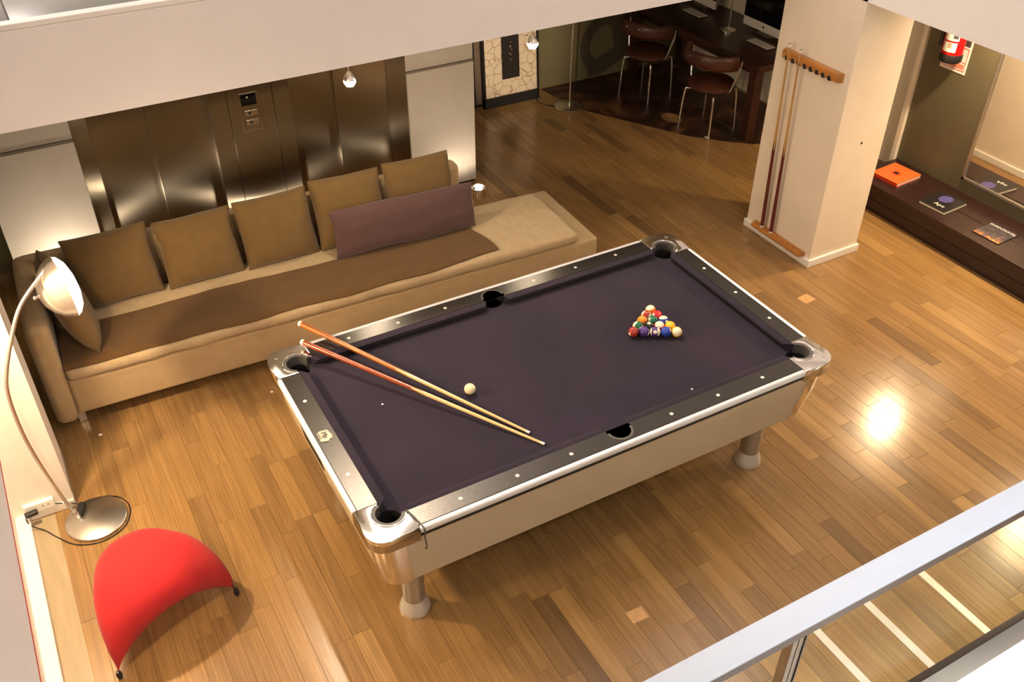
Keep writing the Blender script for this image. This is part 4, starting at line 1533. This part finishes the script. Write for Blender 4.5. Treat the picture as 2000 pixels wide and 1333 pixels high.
ex = thing('fire_extinguisher', 'red fire extinguisher with white labels and black foot on the olive wall', 'fire extinguisher', (4.175, 1.205, 1.178))
lathe('cylinder', [(0.0, 0.05), (0.075, 0.05), (0.078, 0.06), (0.078, 0.42), (0.06, 0.47), (0.025, 0.50), (0, 0.50)], mat('extinguisher_red', (0.52, 0.006, 0.008, 1), 0.22, var=0.03, coat=0.4), ex, 36)
lathe('foot_ring', [(0.0, 0.0), (0.076, 0.0), (0.083, 0.012), (0.083, 0.05), (0.078, 0.062), (0, 0.062)], M['black'], ex, 36)
lathe('valve', [(0.02, 0.49), (0.02, 0.53), (0.03, 0.535), (0.03, 0.56), (0, 0.56)], M['black'], ex, 16)
tube('hose', [(0, 0.02, 0.53), (-0.02, 0.09, 0.50), (-0.015, 0.105, 0.40), (-0.012, 0.103, 0.20), (-0.012, 0.100, 0.10)], 0.010, M['black'], ex, 10, 6)
tube('nozzle', [(-0.012, 0.101, 0.20), (-0.012, 0.100, 0.09)], [0.014, 0.019], M['black'], ex, 12)
bm = bmesh.new()


def label_patch(bm, z0, z1, a0, a1, r):
    n = 10
    lo = [bm.verts.new((r * math.cos(math.radians(a0 + (a1 - a0) * k / n)), r * math.sin(math.radians(a0 + (a1 - a0) * k / n)), z0)) for k in range(n + 1)]
    hi = [bm.verts.new((v.co.x, v.co.y, z1)) for v in lo]
    for k in range(n):
        bm.faces.new((lo[k], lo[k + 1], hi[k + 1], hi[k]))


label_patch(bm, 0.085, 0.155, 158, 232, 0.0788)
lb = obj('paper_label', bm, M['white'], ex, smooth=True)
bm = bmesh.new()
label_patch(bm, 0.168, 0.245, 158, 236, 0.0788)
lb2 = obj('paper_label', bm, M['white'], ex, smooth=True)
bm = bmesh.new()
label_patch(bm, 0.185, 0.225, 204, 230, 0.0792)
obj('print_block', bm, M['rubber'], lb2, smooth=True)
bm = bmesh.new()
label_patch(bm, 0.115, 0.150, 186, 206, 0.0792)
obj('print_block', bm, mat('label_gold', (0.45, 0.33, 0.18, 1), 0.5, var=0.05), lb, smooth=True)
sg = thing('safety_sign', 'white and red safety sign on the wall behind the fire extinguisher', 'sign', (4.28, 1.235, 1.071))
bd = box('board', -0.004, 0, -0.115, 0.115, 0, 0.62, M['white'], sg)
M['signred'] = mat('sign_red', (0.60, 0.02, 0.012, 1), 0.45, var=0.05)
M['signpink'] = mat('sign_pink', (0.75, 0.25, 0.16, 1), 0.5, var=0.3, vscale=160, stretch=(1, 1, 3))
bm = bmesh.new()
for q in ((-0.10, 0.10, 0.020, 0.024), (-0.10, 0.10, 0.082, 0.086), (-0.10, -0.096, 0.020, 0.19), (0.096, 0.10, 0.020, 0.19), (-0.10, 0.10, 0.186, 0.19)):
    add_box(bm, -0.0052, -0.004, q[0], q[1], q[2], q[3])
obj('red_border', bm, M['signred'], bd)
box('text_band', -0.005, -0.004, -0.09, 0.09, 0.034, 0.070, M['signpink'], bd)
box('red_field', -0.005, -0.004, -0.115, 0.115, 0.26, 0.60, M['signred'], bd)
bm = bmesh.new()
V = [bm.verts.new((-0.0056, y, z)) for y, z in ((0.10, 0.27), (-0.07, 0.27), (-0.095, 0.45), (0.10, 0.36))]
bm.faces.new(V)
obj('white_flash', bm, M['white'], bd)
box('text_band', -0.005, -0.004, -0.10, -0.03, 0.205, 0.25, M['rubber'], bd)

# ------------------------------------------------------------------ far corner: painting, lamp, rug, desk, chairs, screens
def crackle_mat():
    m, nt, b = new_mat('crackled_canvas')
    N, L = nt.nodes, nt.links
    tc = N.new('ShaderNodeTexCoord')
    n = N.new('ShaderNodeTexNoise')
    n.inputs['Scale'].default_value = 6
    L.new(tc.outputs['Object'], n.inputs['Vector'])
    ad = N.new('ShaderNodeVectorMath')
    ad.operation = 'MULTIPLY_ADD'
    L.new(n.outputs['Color'], ad.inputs[0])
    ad.inputs[1].default_value = (0.06, 0.06, 0.06)
    L.new(tc.outputs['Object'], ad.inputs[2])
    v = N.new('ShaderNodeTexVoronoi')
    v.feature = 'DISTANCE_TO_EDGE'
    v.inputs['Scale'].default_value = 12
    L.new(ad.outputs[0], v.inputs['Vector'])
    r = N.new('ShaderNodeValToRGB')
    r.color_ramp.elements[0].position, r.color_ramp.elements[0].color = 0.008, (0.34, 0.20, 0.12, 1)
    r.color_ramp.elements[1].position, r.color_ramp.elements[1].color = 0.04, (0.72, 0.60, 0.46, 1)
    L.new(v.outputs['Distance'], r.inputs[0])
    L.new(r.outputs[0], b.inputs['Base Color'])
    b.inputs['Roughness'].default_value = 0.6
    return m


M['canvasdark'] = mat('painted_dark_field', (0.016, 0.012, 0.012, 1), 0.5, var=0.3, vscale=20)
pa = thing('painting', 'white crackle-patterned painting with a dark rectangle leaning on the back wall', 'painting', (2.272, 4.46, 0))
pa.rotation_euler = (math.radians(-4), 0, 0)
cv = box('canvas', -0.283, 0.283, 0.0, 0.02, 0.10, 1.15, crackle_mat(), pa)
box('dark_field', -0.098, 0.092, -0.002, 0.0, 0.255, 0.68, M['canvasdark'], cv)
bm = bmesh.new()
for (dx, dz, r) in ((0.0, 0.56, 0.010), (0.012, 0.53, 0.006), (-0.01, 0.495, 0.008), (0.006, 0.48, 0.006), (0.0, 0.435, 0.007), (0.004, 0.60, 0.006)):
    add_prism(bm, [(dx + r * math.cos(a * PI / 4), dz + r * math.sin(a * PI / 4)) for a in range(8)], 0.002, 0.003)
obj('painted_dots', bm, mat('ochre_paint', (0.35, 0.24, 0.14, 1), 0.6, var=0.2), cv, (0, 0, 0), (PI / 2, 0, 0))
for nm, q in (('frame_side', (-0.303, -0.283, 0.0, 1.17)), ('frame_side', (0.283, 0.303, 0.0, 1.17)), ('frame_bottom', (-0.303, 0.303, 0.0, 0.10)), ('frame_top', (-0.303, 0.303, 1.15, 1.17))):
    box(nm, q[0], q[1], -0.01, 0.03, q[2], q[3], M['black'], pa)
p2 = thing('framed_picture', 'black-edged framed picture standing behind the left side of the white painting', 'picture', (2.14, 4.55, 0))
p2.rotation_euler = (math.radians(-3), 0, 0)
box('picture_back', -0.22, 0.22, 0.0, 0.02, 0.02, 1.12, mat('dusky_canvas', (0.16, 0.11, 0.08, 1), 0.7, var=0.2), p2)
for q in ((-0.245, -0.22, 0.0, 1.14), (0.22, 0.245, 0.0, 1.14), (-0.245, 0.245, 1.12, 1.14), (-0.245, 0.245, 0.0, 0.02)):
    box('frame_edge', q[0], q[1], -0.012, 0.025, q[2], q[3], M['black'], p2)

# letter-like graphic painted on the olive wall
bm = bmesh.new()
gx, gz, ro, ri = 3.46, 0.33, 0.30, 0.185
outer = [(gx + ro * math.cos(math.radians(a)), gz + ro * 1.0 * math.sin(math.radians(a))) for a in range(70, 236, 6)]
inner = [(gx + ri * math.cos(math.radians(a)), gz + ri * math.sin(math.radians(a))) for a in range(70, 236, 6)]
lo = outer + [(3.26, 0.0), (3.36, 0.0), (3.40, 0.14), (3.62, 0.30), (3.66, 0.58)] + []
poly = outer + [(3.265, 0.02), (3.40, 0.02), (3.43, 0.12), (3.36, 0.17)] + inner[::-1][3:]
for a, b, c, d in zip(outer, outer[1:], inner, inner[1:]):
    V = [bm.verts.new((p[0], 4.648, p[1])) for p in (a, b, d, c)]
    bm.faces.new(V)
for q in ([outer[-1], (3.27, 0.01), (3.44, 0.01), inner[-1]], [inner[-1], (3.44, 0.01), (3.80, 0.20), (3.58, 0.27)], [(3.58, 0.27), (3.80, 0.20), (3.78, 0.62), inner[0]], [inner[0], (3.78, 0.62), outer[0], outer[0]]):
    q = [p for i, p in enumerate(q) if p not in q[:i]]
    bm.faces.new([bm.verts.new((p[0], 4.648, p[1])) for p in q])
o = obj('wall_graphic', bm, M['graphic'])
tag(o, 'large dark letter-shaped graphic on the olive back wall', 'graphic')

fl2 = thing('floor_lamp', 'slim chrome floor lamp with round base beside the leaning painting', 'lamp', (2.715, 4.13, 0))
lathe('base', [(0, 0), (0.135, 0), (0.14, 0.005), (0.14, 0.014), (0.135, 0.018), (0, 0.019)], M['chrome'], fl2, 40)
tube('pole', [(0.01, 0, 0.018), (0.015, 0.0, 0.6), (0.03, 0.0, 1.2), (0.05, 0, 1.7)], 0.0085, M['chrome'], fl2, 12, 5)
lathe('shade', [(0.10, 1.60), (0.06, 1.72), (0.02, 1.75), (0.0, 1.752)], M['chrome'], fl2, 24, (0.05, 0, 0))
tube('flex', [(-0.10, 0.07, 0.006), (-0.16, 0.12, 0.004), (-0.20, 0.24, 0.004), (-0.16, 0.34, 0.004), (-0.13, 0.40, 0.02), (-0.12, 0.47, 0.05)], 0.004, M['black'], fl2, 7, 5)


def rug_mat():
    m, nt, b = new_mat('marbled_brown_rug')
    N, L = nt.nodes, nt.links
    tc = N.new('ShaderNodeTexCoord')
    n = N.new('ShaderNodeTexNoise')
    n.inputs['Scale'].default_value = 2.4
    n.inputs['Detail'].default_value = 8
    n.inputs['Distortion'].default_value = 1.6
    L.new(tc.outputs['Object'], n.inputs['Vector'])
    r = N.new('ShaderNodeValToRGB')
    e = r.color_ramp.elements
    e[0].position, e[0].color = 0.35, (0.020, 0.008, 0.006, 1)
    e[1].position, e[1].color = 0.75, (0.20, 0.10, 0.04, 1)
    k = e.new(0.5)
    k.color = (0.045, 0.018, 0.010, 1)
    k = e.new(0.62)
    k.color = (0.10, 0.045, 0.02, 1)
    L.new(n.outputs[0], r.inputs[0])
    L.new(r.outputs[0], b.inputs['Base Color'])
    b.inputs['Roughness'].default_value = 0.45
    return m


rp = [(2.70, 4.62), (2.79, 4.0), (2.95, 3.72), (3.15, 3.36), (3.35, 3.02), (3.55, 2.80), (3.75, 2.62), (4.42, 2.45), (4.42, 4.62)]
bm = bmesh.new()
add_prism(bm, rp, 0.0, 0.006)
o = obj('rug', bm, rug_mat())
tag(o, 'dark marbled brown rug under the two leather chairs', 'rug')
bm = bmesh.new()
add_prism(bm, [(3.43 + 0.085 * (1 + 0.2 * noise3(a, 3, 1)) * math.cos(a * PI / 8), 3.43 + 0.12 * (1 + 0.2 * noise3(a, 7, 2)) * math.sin(a * PI / 8)) for a in range(16)], 0.006, 0.0075)
obj('pale_patch', bm, mat('tan_hide', (0.30, 0.17, 0.07, 1), 0.7, var=0.2), o)

dk = thing('desk', 'long dark red-brown wooden desk with two screens by the far right wall', 'desk', (4.05, 3.6, 0))
box('desktop', -0.355, 0.38, -0.95, 1.0, 0.66, 0.72, M['deskwood'], dk, bev=0.008)
for dx, dy in ((-0.31, -0.88), (0.31, -0.88), (-0.31, 0.92), (0.31, 0.92)):
    box('leg', dx - 0.045, dx + 0.045, dy - 0.045, dy + 0.045, 0.006, 0.66, M['deskwood'], dk, bev=0.004)
box('apron', -0.30, -0.27, -0.85, 0.9, 0.60, 0.66, M['deskwood'], dk)

chair_proto = []


def make_chair(loc, ang, lab):
    t = thing('leather_chair', lab, 'chair', (loc[0], loc[1], 0.006), ang, 'leather chairs at the desk')
    lathe('seat', [(0, 0.385), (0.19, 0.385), (0.215, 0.405), (0.215, 0.435), (0.19, 0.455), (0.10, 0.462), (0, 0.462)], M['leather'], t, 36)
    # curved padded back rail (opens towards local +x)
    bm = bmesh.new()
    pts, rr = [], []
    for k in range(25):
        a = math.radians(95 + 170 * k / 24)
        pts.append((0.255 * math.cos(a), 0.265 * math.sin(a), 0.70 - 0.02 * abs(k - 12) / 12))
    A = []
    for p in pts:
        d = Vector((p[0], p[1], 0)).normalized()
        ring = []
        for q in range(12):
            b = 2 * PI * q / 12
            ring.append(bm.verts.new(Vector(p) + d * 0.024 * math.cos(b) + Vector((0, 0, 1)) * 0.068 * math.sin(b)))
        A.append(ring)
    for P_, Q_ in zip(A, A[1:]):
        for q in range(12):
            bm.faces.new((P_[q], P_[(q + 1) % 12], Q_[(q + 1) % 12], Q_[q]))
    bm.faces.new(A[0])
    bm.faces.new(A[-1][::-1])
    obj('back_pad', bm, M['leather'], t, smooth=True)
    for s in (-1, 1):
        tube('back_post', [(0.03, s * 0.275, 0.69), (0.02, s * 0.268, 0.60), (-0.02, s * 0.225, 0.42), (-0.02, s * 0.19, 0.39)], 0.0095, M['chrome'], t, 10, 4)
        lathe('stud', [(0, 0), (0.010, 0), (0.007, 0.006), (0, 0.007)], M['chrome'], t, 12, (-0.275, s * 0.07, 0.72), (0, -PI / 2, 0))
    for sx in (-1, 1):
        for s in (-1, 1):
            tube('leg', [(sx * 0.09, s * 0.09, 0.372), (sx * 0.14, s * 0.14, 0.368), (sx * 0.165, s * 0.165, 0.335), (sx * 0.182, s * 0.182, 0.0)], 0.0105, M['chrome'], t, 10, 5)
    lathe('hub', [(0, 0.35), (0.10, 0.35), (0.12, 0.385), (0, 0.385)], M['black'], t, 24)
    return t


make_chair((3.605, 3.13), math.radians(12), 'brown leather chair with chrome legs nearest the white column')
make_chair((3.555, 4.04), math.radians(16), 'brown leather chair with chrome legs nearest the olive wall')

SLAB = ('all-in-one computer with black screen at the near end of the desk', 'all-in-one computer with black screen at the far end of the desk')
for k, y0 in enumerate((2.96, 3.92)):
    t = thing('computer_screen', SLAB[k], 'screen', (4.24, y0 + 0.275, 0.72), 0, 'screens on the desk')
    box('body', -0.012, 0.022, -0.275, 0.275, 0.035, 0.48, M['satin'], t, bev=0.004)
    ch = box('chin', -0.015, -0.012, -0.273, 0.273, 0.037, 0.115, M['white'], t)
    box('display', -0.0155, -0.012, -0.273, 0.273, 0.116, 0.478, M['screen'], t)
    lathe('chin_mark', [(0, 0), (0.012, 0), (0.012, 0.001), (0, 0.001)], M['black'], ch, 12, (-0.015, 0, 0.077), (0, -PI / 2, 0))
    box('foot', -0.02, 0.15, -0.09, 0.09, 0, 0.008, M['satin'], t)
    box('neck', 0.02, 0.035, -0.08, 0.08, 0.008, 0.2, M['satin'], t)
for k, (kx, ky, lab) in enumerate(((4.06, 3.06, 'white keyboard before the near computer screen'), (4.06, 4.02, 'white keyboard before the far computer screen'))):
    t = thing('keyboard', lab, 'keyboard', (kx, ky, 0.72), 0, 'keyboards on the desk')
    box('tray', -0.055, 0.055, -0.14, 0.14, 0, 0.010, M['satin'], t, bev=0.003)
    box('key_field', -0.048, 0.048, -0.132, 0.132, 0.010, 0.014, M['white'], t)
t = lathe('computer_mouse', [(0, 0), (0.028, 0), (0.03, 0.008), (0.024, 0.02), (0, 0.026)], M['white'], None, 20, (4.10, 2.83, 0.72))
tag(t, 'white computer mouse next to the near keyboard', 'mouse')
dl = thing('desk_lamp', 'slim desk lamp with chrome disc base between the two computer screens', 'lamp', (4.03, 3.49, 0.72))
lathe('base', [(0, 0), (0.075, 0), (0.075, 0.012), (0.06, 0.016), (0, 0.018)], M['chrome'], dl, 28)
tube('pole', [(0.01, 0, 0.016), (0.01, 0, 0.42)], 0.006, M['chrome'], dl, 10)
lathe('shade', [(0.07, 0.38), (0.05, 0.46), (0.015, 0.48), (0, 0.48)], M['chrome'], dl, 24, (0.01, 0, 0))
# litter on the boards
for k, (px, py, s, lab) in enumerate(((3.46, 2.93, 0.035, 'small pale paper scrap on the floor by the near chair leg'), (-2.13, 1.50, 0.014, 'tiny white scrap on the floor by the sofa leg'), (-1.137, 1.39, 0.012, 'tiny white scrap on the floor in front of the sofa'))):
    bm = bmesh.new()
    add_prism(bm, [(s * (0.6 + 0.4 * random.random()) * math.cos(a * PI / 4), s * (0.6 + 0.4 * random.random()) * math.sin(a * PI / 4)) for a in range(8)], 0, 0.0015)
    o = obj('paper_scrap', bm, M['white'], None, (px, py, 0.0062 if k == 0 else 0.0002))
    tag(o, lab, 'scrap')
for px, py, lab in ((0.512, -0.512, 'tiny white chip on the cloth near the front rail'), (-0.874, 0.126, 'tiny pale chip on the cloth left of the cues')):
    o = lathe('chalk_chip', [(0, 0), (0.006, 0), (0.004, 0.002), (0, 0.003)], M['white'], None, 6, (px, py, BED))
    tag(o, lab, 'chip')
